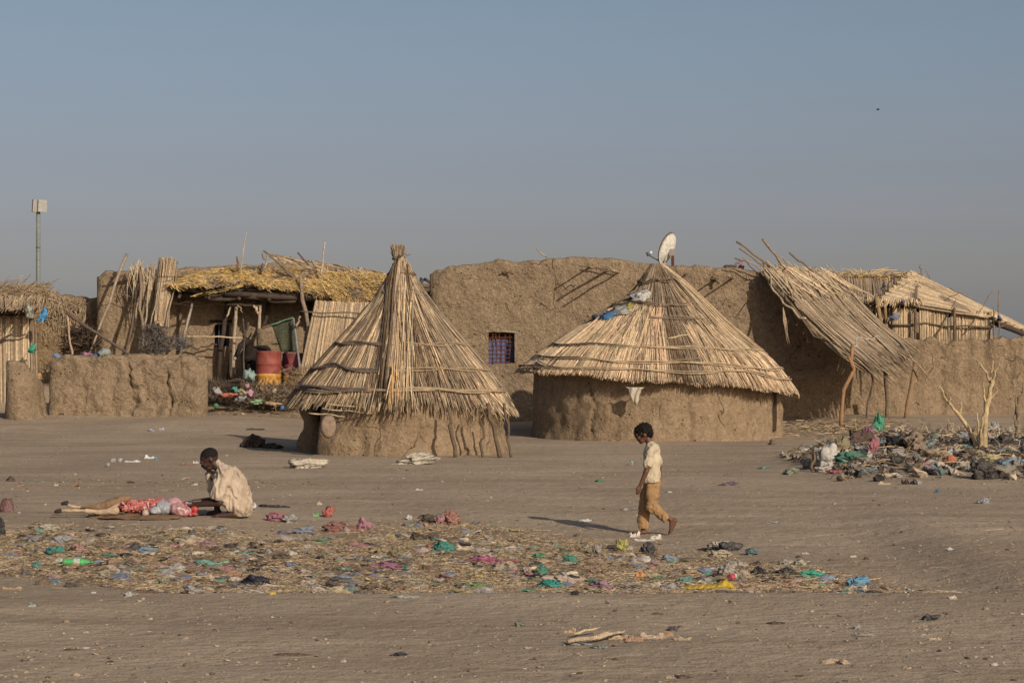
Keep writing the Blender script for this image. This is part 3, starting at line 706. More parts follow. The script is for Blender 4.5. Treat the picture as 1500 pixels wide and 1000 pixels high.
    tag(mb.build('wire', M['wood'], None, True), 'tangle of thin red wire on the roof edge beside the lean-to reeds', 'wire')
M['paint'] = mat_vc('old_paint', .5, bd=.002)
main_building()

# ------------------------------------------------------------------ lean-to on the right of the building
def lean_to():
    base = G(1233, 634)
    root = thing('lean_to', base, 'slanting reed mat roof propped on crooked poles against the large mud building', 'lean-to')
    S0 = W(1122, 398, 53.6); S1 = W(1222, 404, 56.4); E0 = W(1270, 536, 51.2); E1 = W(1330, 514, 53.4)
    mb = MB(); C = [GREY, TAN, (.34, .27, .19), GREY]
    reed_mat(mb, S0, S1, E0, E1, 250, C, .016, 5, 7, .16, .12, .12)
    reed_mat(mb, S0, S1, E0, E1, 60, [DRK, BARK, GREY], .014, 1, 7, .35, .3, .12, (0, 1), .06)
    reed_mat(mb, S0, lerp(S0, S1, .9), lerp(S0, E0, .3), lerp(S1, E1, .3), 70, [FRESH, TAN, PALE, FRESH], .022, 2, 5, .5, .35, 0, (-.12, .9), .05)
    reed_mat(mb, S0, S1, E0, E1, 26, [FRESH, PALE, TAN], .02, 2, 7, .5, .15, .12, (-.05, 1.06), .07)
    # front fringe hanging
    reed_mat(mb, W(1118, 402, 53.3), S0, W(1264, 544, 50.8), E0, 16, [DRK, GREY, TAN], .02, 2, 7, .3, .08, .22)
    # dark underside
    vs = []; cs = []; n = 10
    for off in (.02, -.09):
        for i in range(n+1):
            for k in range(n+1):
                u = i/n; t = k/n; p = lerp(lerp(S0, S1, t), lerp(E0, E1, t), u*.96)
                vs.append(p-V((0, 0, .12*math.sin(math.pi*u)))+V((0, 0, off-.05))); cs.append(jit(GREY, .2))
    fs = []
    for o in (0, (n+1)**2):
        for i in range(n):
            for k in range(n): a = o+i*(n+1)+k; fs.append((a, a+1, a+n+2, a+n+1))
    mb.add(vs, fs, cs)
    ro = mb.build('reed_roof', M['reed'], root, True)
    def on(u, t, off=.06): 
        p = lerp(lerp(S0, S1, t), lerp(E0, E1, t), u); return p+V((-.3*off, -.2*off, off-.12*math.sin(math.pi*u)))
    for u, t0, t1, r, c in ((.20, -.03, .65, .022, (.36, .32, .26)), (.52, -.03, .95, .02, (.36, .31, .24)), (.84, .05, .75, .028, (.40, .37, .33)), (.42, .5, 1.0, .016, BARK)):
        b = MB(); pts = [on(u+.03*math.sin(k*1.3)-.05*math.sin(math.pi*k/9), lerp(t0, t1, k/9), .13) for k in range(10)]
        b.tube(pts, [r*R.uniform(.7, 1.1) for _ in pts], 6, jit(c, .1)); b.build('binding_branch', M['wood'], ro, True)
    # rafters sticking up past the roof edge
    for (a, b, r, c) in (((1150, 405, 53.8), (1079, 354, 53.4), .035, (.22, .17, .12)), ((1140, 404, 53.8), (1083, 364, 53.4), .02, (.26, .2, .14)), ((1122, 404, 53.5), (1076, 378, 53.3), .02, BARK),
                         ((1135, 408, 53.6), (1088, 378, 53.4), .02, (.3, .23, .16)), ((1156, 400, 54.4), (1117, 350, 54.2), .038, (.30, .23, .15)), ((1162, 395, 54.6), (1140, 374, 54.4), .02, TAN), ((1196, 402, 55.4), (1156, 370, 55.2), .03, (.24, .185, .13)),
                         ((1146, 403, 54), (1152, 392, 54), .03, (.4, .2, .13))):
        m_ = MB(); pole(m_, W(*a), W(*b), r, r*.7, c, .05); m_.build('rafter', M['wood'], root, True)
    for (a, b, c) in (((1120, 402, 53.2), (1280, 538, 50.7), BARK), ((1126, 410, 53.1), (1180, 462, 51.9), PALE)):
        m_ = MB(); pole(m_, W(*a)-V((0, 0, .05)), W(*b)-V((0, 0, .06)), .03, .025, c, .1, 9, droop=.2); m_.build('edge_pole', M['wood'], root, True)
    m_ = MB()
    for k in range(40):
        p = W(lerp(1150, 1275, R.random()), 0, 51.5); u = R.random(); q = lerp(W(1126, 410, 53.2), W(1276, 545, 50.7), u)-V((0, 0, .15*math.sin(math.pi*u)+.1))
        reed(m_, [q, q+V((R.uniform(-.05, .05), 0, -.1)), q+V((R.uniform(-.1, .1), R.uniform(-.05, .05), -R.uniform(.12, .4)))], .006, jit(GREY, .3))
    q = W(1147, 450, 52.4)
    for k in range(8): reed(m_, [q, q+V((R.uniform(0, .08), 0, -.3)), q+V((R.uniform(.05, .16), 0, -R.uniform(.6, .85)))], .009, jit(TAN, .2))
    m_.build('hanging_reed', M['reed'], root, True)
    # supporting posts
    def post(pts, r, col):
        b = MB(); P = []
        for i, (px, py, D) in enumerate(pts): P.append(W(px, py, D))
        g = P[-1].copy(); P[-1].z = gh(g.x, g.y)-.05
        Q = []
        for a, c in zip(P, P[1:]): Q += [a, lerp(a, c, .5)]
        Q.append(P[-1]); b.tube(Q, [r*R.uniform(.85, 1.15) for _ in Q], 7, col); return b.build('post', M['wood'], root, True)
    post([(1249, 505, 50.9), (1247, 528, 50.7), (1251, 542, 50.6), (1236, 570, 50.5), (1233, 600, 50.4), (1232, 636, 50.4)], .045, (.34, .195, .10))
    b = MB(); b.tube([W(1251, 545, 50.6), W(1243, 521, 50.5)], .032, 6, (.34, .195, .1)); b.build('post_fork', M['wood'], root, True)
    post([(1277, 545, 53.3), (1279, 565, 53.3), (1272, 590, 53.3), (1270, 622, 53.3)], .035, (.22, .17, .12))
    post([(1297, 535, 53.6), (1298, 560, 53.6), (1300, 590, 53.6), (1299, 622, 53.6)], .05, (.2, .15, .105))
    post([(1341, 528, 53.4), (1336, 560, 53.4), (1330, 590, 53.4), (1326, 620, 53.4)], .055, (.32, .215, .13))
    m_ = MB(); pole(m_, W(1320, 505, 53.2), W(1358, 550, 52.6), .03, .02, TAN, .04); pole(m_, W(1322, 515, 53.3), W(1345, 556, 52.8), .02, .015, BARK, .05); pole(m_, W(1338, 528, 53.3), W(1300, 500, 53.3), .03, .02, BARK, .05); m_.build('eave_stick', M['wood'], root, True)
    # shaded wall behind
    o = mud_wall('mud_wall', facing([(1212, 420), (1240, 430), (1290, 446)], 58.6), .4, M['mud'], None, res=.15, amp=.05, seed=31)
    tag(o, 'shaded mud wall filling the corner behind the lean-to posts', 'wall')
lean_to()

# ------------------------------------------------------------------ right compound wall and shelter behind it
top = [(1236, 512), (1262, 500), (1290, 497), (1330, 498), (1372, 496), (1382, 500), (1410, 497), (1440, 498), (1458, 494), (1478, 500), (1500, 497), (1540, 497), (1600, 500)]
o = mud_wall('mud_wall', facing(top, 55.6, 55.2), .45, M['mud'], None, res=.085, amp=.07, seed=44, batter=.2, topamp=.12, rough_top=1.5, cap0=True, cracks=[(W(1374, 0, 55.6).x, .05, .08, -1, 2.2), (W(1440, 0, 55.6).x, .04, .07, .2, 2.2), (W(1470, 0, 55.6).x, .06, .08, .9, 2.2)])
tag(o, 'long shoulder high mud wall behind the dead tree on the right', 'wall')
def shelter():
    D0 = 57.35
    a = W(1380, 500, D0); root = thing('reed_shelter', (a.x, D0, gh(a.x, D0)), 'reed walled shelter with a patched mat roof rising above the right mud wall', 'shelter')
    # old brown mat at the left of the roof
    mb = MB(); Cg = [(.34, .26, .18), GREY, TAN]
    reed_mat(mb, W(1212, 404, 60), W(1345, 406, 60), W(1218, 448, 57.6), W(1345, 440, 57.6), 150, Cg, .02, 3, 4, .02, .03, .0)
    reed_mat(mb, W(1200, 440, 57.8), W(1322, 436, 57.8), W(1206, 476, 57.5), W(1318, 462, 57.5), 70, [TAN, FRESH, GREY], .02, 2, 3, .1, .6, .0)
    for dz in (-.03, -.09): mb.add([p+V((0, 0, dz)) for p in (W(1208, 404, 60), W(1348, 406, 60), W(1348, 440, 57.6), W(1212, 448, 57.6))], [(0, 1, 2, 3)], (.30, .235, .165))
    mb.build('old_mat', M['reed'], root, True)
    mb = MB()
    reed_mat(mb, W(1338, 403, 59.6), W(1290, 441, 57.3), W(1520, 492, 59.4), W(1448, 466, 57.2), 110, [FRESH, TAN, FRESH, PALE], .024, 4, 6, .08, .10, .02)
    reed_mat(mb, W(1338, 402, 59.8), W(1345, 415, 59.0), W(1525, 492, 59.6), W(1500, 485, 58.8), 20, [TAN, GREY], .024, 3, 6, .2, .1, .02)
    reed_mat(mb, W(1290, 438, 57.3), W(1350, 438, 57.2), W(1284, 448, 57.1), W(1354, 448, 57.1), 40, [TAN, FRESH], .02, 2, 3, .1, .5, 0)
    # underlay so that the roof is closed
    P = [W(1340, 405, 59.7), W(1292, 442, 57.4), W(1448, 468, 57.3), W(1520, 494, 59.5)]
    for dz in (-.05, -.11): mb.add([p+V((0, 0, dz)) for p in P], [(0, 1, 2, 3)], GREY)
    mb.build('fresh_mat', M['reed'], root, True)
    mb = MB()   # straw along the ridge
    for i in range(420):
        p = W(R.uniform(1212, 1345), R.gauss(404, 2.0), 59.9+R.uniform(-.3, .2)); d = V((R.gauss(0, 1), R.gauss(0, .5), R.gauss(0, .22))).normalized()*R.uniform(.15, .5)
        reed(mb, [p-d/2, p+V((0, 0, .02)), p+d/2], .008, jit(R.choice([YEL, FRESH, TAN]), .2))
    for i in range(7): reed(mb, [W(1255+i*4, 404, 59.8), W(1245+i*8, 396, 59.8), W(1232+i*14, R.uniform(388, 396), 59.8)], .016, jit(YEL, .2))
    mb.build('ridge_straw', M['straw'], root)
    # reed wall
    mb = MB()
    for x0, x1, y0 in ((1308, 1330, 452), (1331, 1341, 452), (1347, 1372, 450), (1374, 1388, 452), (1393, 1407, 453), (1410, 1452, 456)):
        reed_mat(mb, W(x0, y0, D0), W(x1, y0+1, D0), W(x0, 502, D0), W(x1, 502, D0), int((x1-x0)*1.25), [FRESH, TAN, PALE, FRESH], .019, 3, 3, .03, .1, 0, (0, 1), .015, ctr=(0, -1, 0))
    mb.build('reed_wall', M['reed'], root, True)
    mb = MB()
    for a, b, r, c in (((1302, 476), (1470, 478), .028, BARK), ((1368, 500), (1400, 440), .016, BARK), ((1412, 490), (1455, 425), .014, GREY)): pole(mb, W(*a, D0-.12), W(*b, D0-.14), r, r*.8, c, .08)
    mb.build('tie_branch', M['wood'], root, True)
    for a, b, r, c in (((1284, 434), (1306, 502), .055, (.36, .25, .13)), ((1296, 440), (1312, 500), .04, (.34, .24, .13)), ((1456, 450), (1456, 502), .022, GREY), ((1463, 425), (1461, 500), .016, GREY), ((1398, 450), (1399, 505), .03, BARK), ((1340, 452), (1341, 503), .03, BARK)):
        m_ = MB(); p = W(*b, D0-.2); pole(m_, W(*a, D0-.22), V((p.x, p.y, gh(p.x, p.y))), r, r, c, .04); m_.build('post', M['wood'], root, True)
    m_ = MB(); pole(m_, W(1462, 474, 57.4), W(1530, 500, 58.5), .06, .07, (.08, .06, .05), .03); pole(m_, W(1505, 494, 57.6), V((W(1505, 0, 57.6).x, 57.6, 0)), .05, .05, BARK, .03); m_.build('beam', M['wood'], root, True)
    m_ = MB()
    for a, b in (((1306, 430), (1332, 412)), ((1282, 415), (1290, 436)), ((1330, 408), (1318, 400)), ((1346, 418), (1340, 412)), ((1350, 404), (1348, 388)), ((1362, 408), (1357, 395)), ((1322, 404), (1317, 396)), ((1392, 422), (1430, 440)), ((1365, 450), (1405, 428))):
        pole(m_, W(*a, 58.2), W(*b, 58.3), .014, .01, R.choice([GREY, PALE, BARK]), .06)
    pole(m_, W(1288, 436, 57.2), W(1310, 402, 58.8), .02, .016, (.14, .1, .08), .12); m_.build('binding_branch', M['wood'], root, True)
    mud_wall('back_wall', facing([(1225, 440), (1330, 452), (1450, 490)], 61.5), .35, M['mud'], root, res=.25, amp=.05, seed=9)
    for (px, py, w, h, c, lab, mt) in ((1247, 438, 16, 12, (.11, .085, .07), 'knotted dark brown rag on the old brown mat of the reed shelter', 'cloth'), (1309, 464, 14, 11, (.17, .21, .30), 'blue grey rag stuffed beside the shelter corner post', 'cloth'),
                            (1322, 442, 8, 5, (.10, .12, .17), 'small dark blue scrap on the front edge of the shelter roof', 'plastic'), (1464, 466, 7, 8, (.08, .16, .33), 'small bright blue scrap beside the thin pole at the shelter right end', 'plastic')):
        crumple('rag', lab, 'rag', W(px, py+h/2, D0-.35), w/59, h/59, .2, c, mt, R.randint(0, 999), True)
shelter()

# ------------------------------------------------------------------ left compound
def low_walls():
    top = [(87, 525), (95, 519), (130, 519), (176, 521), (190, 523), (194, 532), (203, 536), (210, 528), (250, 529), (266, 524), (282, 516), (291, 519)]
    o = mud_wall('mud_wall', facing(top, 54.0, 53.6), .42, M['mud_rough'], None, res=.042, amp=.10, seed=61, batter=.16, topamp=.13, rough_top=1.6, cracks=[(W(195, 0, 54).x, .045, .14, -1, 1.7), (W(252, 0, 54).x, .035, .09, .3, 1.3), (W(200, 0, 54).x, .10, .10, .6, 1.0), (W(130, 0, 54).x, .03, .05, .6, 1.6)])
    tag(o, 'low cracked mud wall at chest height on the left, with a break in its top', 'wall')
    # a second thickness behind the break
    o = mud_wall('mud_wall', facing([(196, 519), (240, 519), (288, 520)], 54.6), .4, M['mud'], None, res=.12, amp=.05, seed=62)
    tag(o, 'strip of mud wall showing just behind the broken top of the low wall', 'wall')
    a = W(25, 529, 52.6); pth = [(a.x, a.y, a.z), (W(31, 0, 52.6).x, 52.6, W(0, 531, 52.6).z), (W(38, 0, 52.8).x, 52.8, W(0, 545, 52.8).z), (W(48, 0, 53.2).x, 53.2, W(0, 556, 53.3).z)]
    o = mud_wall('mud_wall', pth, .5, M['mud_rough'], None, res=.08, amp=.07, seed=64, batter=.14)
    tag(o, 'short rounded stub of mud wall at the far left with a shaded end', 'wall')
    # earthen wall with a thatch like crust behind
    top = [(20, 436), (50, 428), (66, 423), (80, 424), (88, 433), (100, 434), (125, 437), (160, 434), (172, 434)]
    o = mud_wall('mud_wall', facing(top, 60.0), .5, M['mud_thatch'], None, res=.12, amp=.09, seed=66, batter=.25, topamp=.10, rough_top=1.5)
    tag(o, 'tall brown earth wall with strawy crust between the reed shed and the left building', 'wall')
    mb = MB()
    for i in range(900):
        px = R.uniform(62, 170); y = interp(top, px)+abs(R.gauss(0, 26)); p = W(px, y, 59.68-.1*R.random())
        d = V((R.gauss(.2, .5), -.1*R.random(), -R.random()-.2)).normalized()*R.uniform(.08, .3)
        mb.tube([p, p+d*.5, p+d+V((0, -.03, 0))], .007, 3, jit(R.choice([TAN, GREY, TAN]), .2), cap=False)
    mb.build('straw_crust', M['straw'], o)
low_walls()

def reed_shed():
    a = W(20, 600, 57); root = thing('reed_shed', (a.x, 57, gh(a.x, 57)), 'reed walled shed with shaggy straw roof cut by the left edge of the picture', 'shed')
    mb = MB()
    reed_mat(mb, W(-70, 420, 58.5), W(70, 424, 58.3), W(-80, 455, 55.8), W(50, 452, 55.8), 180, [TAN, GREY, TAN, FRESH], .018, 4, 4, .3, .25, 0)
    for i in range(500):
        p = W(R.uniform(-60, 68), R.uniform(418, 450), 57); p = lerp(p, p, 0); d = V((R.uniform(.2, 1), -.2, R.uniform(-.2, .6))).normalized()*R.uniform(.15, .5)
        reed(mb, [p, p+d*.5, p+d], .010, jit(R.choice([TAN, GREY, FRESH]), .2))
    P = [W(-70, 424, 58.4), W(66, 428, 58.2), W(48, 456, 56), W(-78, 458, 56)]
    for dz in (-.06, -.12): mb.add([p+V((0, 0, dz)) for p in P], [(0, 1, 2, 3)], GREY)
    mb.build('straw_roof', M['reed'], root, True)
    mb = MB(); reed_mat(mb, W(-70, 440, 56.4), W(42, 446, 56.4), W(-70, 640, 56.2), W(44, 628, 56.2), 120, [FRESH, TAN, TAN, FRESH, GREY], .028, 3, 4, .06, .08, 0, (0, 1), .02, ctr=(0, -1, 0))
    reed_mat(mb, W(44, 470, 56.6), W(52, 472, 56.6), W(47, 628, 56.4), W(57, 632, 56.4), 14, [DRK, BARK, GREY], .03, 2, 4, .06, .08, 0, (0, 1), .02, ctr=(0, -1, 0))
    mb.build('reed_wall', M['reed'], root, True)
    m_ = MB(); pole(m_, W(-10, 501, 56.1), W(38, 489, 56.1), .03, .02, (.10, .08, .07), .06); m_.build('tie_branch', M['wood'], root, True); m_ = MB(); pole(m_, W(-60, 430, 57.0), W(48, 438, 57.1), .02, .02, BARK, .06); m_.build('tie_branch', M['wood'], root, True)
    for x in (-60, -5, 46):
        m_ = MB(); p = W(x, 600, 56.8); pole(m_, W(x, 440, 56.8), V((p.x, p.y, gh(p.x, p.y)-.1)), .05, .05, BARK, .05); m_.build('post', M['wood'], root, True)
    for (px, py, w, h, c, lab) in ((64, 461, 14, 19, (.08, .33, .62), 'bright sky blue plastic bag caught on the reed shed corner'), (47, 509, 13, 16, (.05, .38, .25), 'bright green plastic bag caught low on the reed shed corner'), (43, 456, 15, 20, (.38, .42, .36), 'pale greyish green plastic sheet tucked under the reed shed roof'),
                             (58, 551, 10, 11, (.50, .30, .14), 'tan scrap of card on the broken wall below the reed shed')):
        crumple('plastic_bag', lab, 'plastic bag', W(px, py+h*.5, 55.6), w/61, h/61, .16, c, 'plastic', R.randint(0, 999), True)
reed_shed()

def left_building():
    D0 = 59.0; s = scl(D0)
    a = W(300, 560, D0); root = thing('mud_house', (a.x, D0, gh(a.x, D0)), 'older mud house on the left behind leaning sticks and a straw shade roof', 'house')
    top = [(155, 402), (162, 398), (200, 396), (250, 394), (300, 392), (340, 388), (400, 386), (428, 388), (441, 392)]
    hole = (W(316, 0, D0).x, W(339, 0, D0).x, W(0, 508, D0).z, W(0, 474, D0).z)
    mud_wall('wall', facing(top, D0), .45, M['mud'], root, res=.09, amp=.05, seed=71, holes=[hole], topamp=.05)
    xl = W(155, 0, D0).x; xr = W(640, 0, D0).x; zt = W(0, 396, D0).z
    mud_wall('wall', [(xl, D0+.3, zt), (xl, 63.5, zt)], .4, M['mud'], root, res=.2, amp=.04, seed=72)
    mud_wall('wall', [(W(455, 0, D0).x, D0+.6, zt-.35), (xr, D0+.8, zt-.35)], .4, M['mud'], root, res=.2, amp=.04, seed=74)
    mud_wall('wall', [(xr, 63.5, zt-.3), (xl, 63.5, zt-.1)], .4, M['mud'], root, res=.3, amp=.04, seed=73)
    x441 = W(441, 0, D0).x
    mud_wall('wall', [(x441-.1, D0+.2, zt-.1), (x441-.1, D0+3, zt-.1)], .35, M['mud'], root, res=.25, amp=.04, seed=75)
    mb = MB(); mb.box(((xl+xr)/2, 61.3, zt-.45), (xr-xl, 4.3, .14), None); mb.build('roof', M['mud'], root)
    x0, x1, z0, z1 = hole; cx = (x0+x1)/2; cz = (z0+z1)/2
    mb = MB(); w = x1-x0+.12; h = z1-z0+.12
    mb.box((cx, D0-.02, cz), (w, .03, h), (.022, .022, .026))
    for k in range(5): mb.box((x0+(x1-x0)*k/4, D0-.1, cz), (.035, .03, h-.05), (.10, .12, .15) if k in (1, 3) else (.03, .04, .06))
    mb.box((cx, D0-.24, z1+.06), (w+.1, .1, .07), (.05, .035, .025)); mb.box((cx, D0-.12, cz-.02), (w, .03, .03), (.04, .04, .05))
    win = mb.build('window', M['wood'], root)
    # small inner wall behind the drums
    o = mud_wall('mud_wall', facing([(386, 481), (398, 479), (411, 480)], 57.6), .35, M['mud'], None, res=.08, amp=.04, seed=77)
    tag(o, 'narrow mud block standing between the donkey and the green netting', 'wall')
    # fan of mats over the roof
    mb = MB()
    reed_mat(mb, W(400, 378, 60.4), W(556, 404, 60.6), W(462, 412, 59.0), W(590, 428, 59.0), 130, [GREY, TAN, (.36, .27, .19), GREY], .022, 4, 4, .5, .35, 0)
    reed_mat(mb, W(398, 380, 60.2), W(556, 403, 60.3), W(444, 400, 59.3), W(576, 416, 59.3), 80, [FRESH, PALE, TAN], .022, 2, 4, .5, .5, 0, (-.1, .8), .04)
    P = [W(425, 392, 60.3), W(552, 408, 60.4), W(586, 430, 59.1), W(465, 416, 59.1)]
    for dz in (-.05, -.11): mb.add([p+V((0, 0, dz)) for p in P], [(0, 1, 2, 3)], GREY)
    mb.build('roof_mat', M['reed'], root, True)
left_building()

def shade_roof():
    WS = lambda px, py, D: W(px, py, 58.85-(58.85-D)*.40)
    base = WS(440, 560, 56.3); base.z = gh(base.x, base.y)
    root = thing('shade_roof', base, 'flat shade roof of logs heaped with yellow straw in front of the left mud house', 'shade roof')
    # logs under the straw
    mb = MB()
    for (a, b, r, c) in (((250, 424, 56.3), (430, 432, 56.0), .06, (.12, .09, .07)), ((252, 429, 57.0), (440, 436, 56.6), .07, (.09, .07, .05)), ((262, 420, 56.1), (400, 423, 56.0), .035, (.2, .16, .12)), ((330, 430, 55.9), (640, 447, 55.8), .075, (.08, .06, .045)),
                         ((250, 412, 57.5), (640, 430, 57.6), .07, BARK), ((250, 408, 58.6), (640, 420, 58.6), .07, BARK), ((300, 437, 56.2), (440, 440, 56.0), .07, (.10, .075, .055)), ((340, 410, 55.8), (385, 424, 55.6), .03, BARK),
                         ((428, 432, 55.9), (600, 452, 56.2), .06, (.08, .06, .045)), ((600, 416, 56.6), (640, 413, 56.6), .04, (.11, .09, .08)), ((598, 431, 56.4), (640, 425, 56.4), .05, (.12, .10, .09)), ((606, 437, 56.2), (640, 434, 56.2), .07, (.09, .075, .065)), ((604, 446, 56.3), (638, 441, 56.3), .04, (.11, .09, .07))):
        b_ = MB(); pole(b_, WS(*a), WS(*b), r, r*.85, c, .10, 9, 8); b_.build('roof_log', M['wood'], root, True)
    for k in range(9):
        x = 262+k*44; b_ = MB(); pole(b_, WS(x, 436+k*1.2, 55.7), WS(x*.985+12, 408, 58.9), .045, .04, (.10, .075, .055), .06, 6); b_.build('cross_log', M['wood'], root, True)
    # bed of straw: a lumpy mass plus thousands of stalks
    topf = [(250, 418), (275, 408), (310, 400), (345, 394), (385, 397), (430, 396), (480, 400), (520, 405), (560, 405), (600, 412)]
    botf = [(250, 420), (300, 420), (345, 417), (400, 422), (430, 426), (480, 434), (520, 446), (560, 442), (600, 436)]
    mb = MB(); vs = []; cs = []; nx, ny = 90, 12
    for j in range(ny+1):
        for i in range(nx+1):
            px = lerp(250, 602, i/nx); v = j/ny
            D = lerp(55.65, 58.6, v); py = lerp(interp(botf, px)-4, interp(topf, px)+1, min(1, v*1.9)**.7)
            p = WS(px, py, D); p.z += .05*fb(p.x*3, p.y*3, 2, 3); vs.append(p); cs.append(jit((.34, .235, .10), .2))
    n0 = len(vs)
    for j in range(ny+1):
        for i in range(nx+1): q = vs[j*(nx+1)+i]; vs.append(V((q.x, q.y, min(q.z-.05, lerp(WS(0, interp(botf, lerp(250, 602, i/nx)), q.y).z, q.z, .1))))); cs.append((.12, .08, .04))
    fs = []
    for j in range(ny):
        for i in range(nx):
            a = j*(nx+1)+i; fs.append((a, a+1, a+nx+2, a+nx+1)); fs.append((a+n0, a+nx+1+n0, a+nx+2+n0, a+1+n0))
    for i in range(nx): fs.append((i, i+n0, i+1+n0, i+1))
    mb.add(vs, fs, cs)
    Y = [YEL, (.66, .47, .17), FRESH, (.46, .31, .11), (.62, .46, .22)]
    for i in range(6500):
        px = R.uniform(248, 604); v = R.random()**1.4; D = lerp(55.5, 58.5, v); py = lerp(interp(botf, px)-2, interp(topf, px), min(1, v*1.9)**.7)+R.gauss(0, 1.3)+2.5*noise.noise(V((px*.06, 3, 1)))
        if px < 290 and R.random() < .5: continue
        cl = noise.noise(V((px*.03, py*.08, 1)))
        p = WS(px, py, D); an = cl*1.6+R.gauss(0, .35); d = V((math.cos(an), R.gauss(-.1, .5), math.sin(an)*.45-.08)).normalized()*R.uniform(.12, .5)
        mb.tube([p-d/2-V((0, 0, .03)), p+V((0, 0, R.uniform(0, .05))), p+d/2-V((0, 0, R.uniform(0, .08)))], R.uniform(.005, .010), 3, jit(R.choice(Y if cl < .18 else [TAN, GREY, BARK, FRESH]), .25), cap=False)
    # hanging tufts
    for (cx, n, len_) in ((527, 150, .5), (508, 70, .45), (560, 60, .25), (470, 30, .2), (590, 40, .25), (330, 8, .2)):
        for i in range(n):
            px = R.gauss(cx, 11); p = WS(px, interp(botf, px)-R.uniform(0, 8), 55.45+R.uniform(-.1, .15)); d = V((R.gauss(-.05 if cx < 560 else .1, .28), -.05, -1)).normalized()*R.uniform(.3, 1)*len_
            mb.tube([p+V((0, .15, .06)), p, p+d*.5+V((0, -.03, 0)), p+d], .007, 3, jit(R.choice(Y), .2), cap=False)
    for i in range(50):
        t = R.random(); p = WS(lerp(352, 288, t), lerp(419, 432, t)+R.gauss(0, 1), 55.4); d = V((-.5, 0, -.12))*R.uniform(.3, .8); mb.tube([p-d/2, p, p+d/2], .006, 3, jit(YEL, .2), cap=False)
    mb.build('straw_bed', M['straw'], root)
    # posts
    def post(pts, r, col, D):
        P = [WS(x, y, D) for x, y in pts]; P[-1].z = gh(P[-1].x, P[-1].y)-.05; Q = []
        for a, c in zip(P, P[1:]): Q += [a, lerp(a, c, .5)+V((R.uniform(-.02, .02), 0, 0))]
        Q.append(P[-1]); b = MB(); b.tube(Q, [r*R.uniform(.85, 1.15) for _ in Q], 7, jit(col, .05)); b.build('post', M['wood'], root, True)
    post([(440, 404), (443, 440), (451, 475), (447, 505), (443, 550)], .05, (.33, .25, .17), 55.4)
    post([(333, 440), (329, 470), (323, 510), (320, 552)], .06, (.07, .05, .04), 57.8)
    post([(346, 446), (340, 500), (333, 550)], .045, (.09, .065, .05), 57.9)
    post([(346, 448), (343, 495), (341, 530)], .045, (.42, .33, .24), 57.0)
    post([(394, 440), (390, 468), (382, 488), (379, 512), (376, 520)], .05, (.07, .05, .04), 57.4)
    post([(382, 448), (380, 470), (378, 494)], .04, (.46, .36, .27), 56.6)
    post([(560, 455), (562, 560)], .06, BARK, 58.2)
    post([(265, 430), (262, 560)], .04, (.2, .15, .11), 58.3)
    b = MB(); pole(b, WS(333, 446, 56.8), WS(384, 447, 56.6), .03, .03, (.42, .33, .24), .03); pole(b, WS(338, 450, 56.7), WS(332, 464, 56.6), .025, .018, PALE, .03); pole(b, WS(372, 447, 56.6), WS(379, 460, 56.6), .035, .03, PALE, .03); pole(b, WS(348, 447, 56.6), WS(356, 458, 56.5), .018, .01, PALE, .03)
    b.build('cross_bar', M['wood'], root, True)
    b = MB(); pole(b, WS(264, 492, 56.2), WS(383, 495, 56.4), .022, .018, (.55, .42, .28), .04, 9); b.build('rail', M['wood'], root, True)
    b = MB()
    for a_, c_ in (((205, 443), (350, 447)), ((152, 431), (232, 440)), ((190, 436), (300, 444))): pole(b, WS(*a_, 57.6), WS(*c_, 57.2), .009, .009, (.4, .31, .2), .06, 9, knots=False)
    pole(b, WS(262, 512, 57.9), WS(318, 505, 58), .02, .02, (.11, .08, .06), .1, 9); b.build('rope', M['wood'], root, True)
    # sticks rising from the roof
    for a_, c_, r, col in (((352, 398), (361, 340), .016, PALE), ((349, 395), (347, 376), .04, (.2, .12, .08)), ((386, 398), (393, 371), .028, (.38, .33, .28)), ((384, 398), (384, 386), .03, DRK), ((470, 404), (476, 355), .026, (.52, .44, .34)),
                           ((440, 415), (386, 367), .035, (.2, .155, .11)), ((437, 412), (412, 388), .03, BARK), ((452, 388), (436, 370), .03, (.13, .10, .08)), ((422, 420), (493, 422), .028, (.17, .135, .1)), ((447, 406), (446, 430), .025, PALE), ((475, 384), (485, 392), .01, PALE)):
        b = MB(); pole(b, WS(*a_, 56.0), WS(*c_, 56.0), r, r*.7, col, .04); b.build('roof_stick', M['wood'], root, True)
shade_roof()

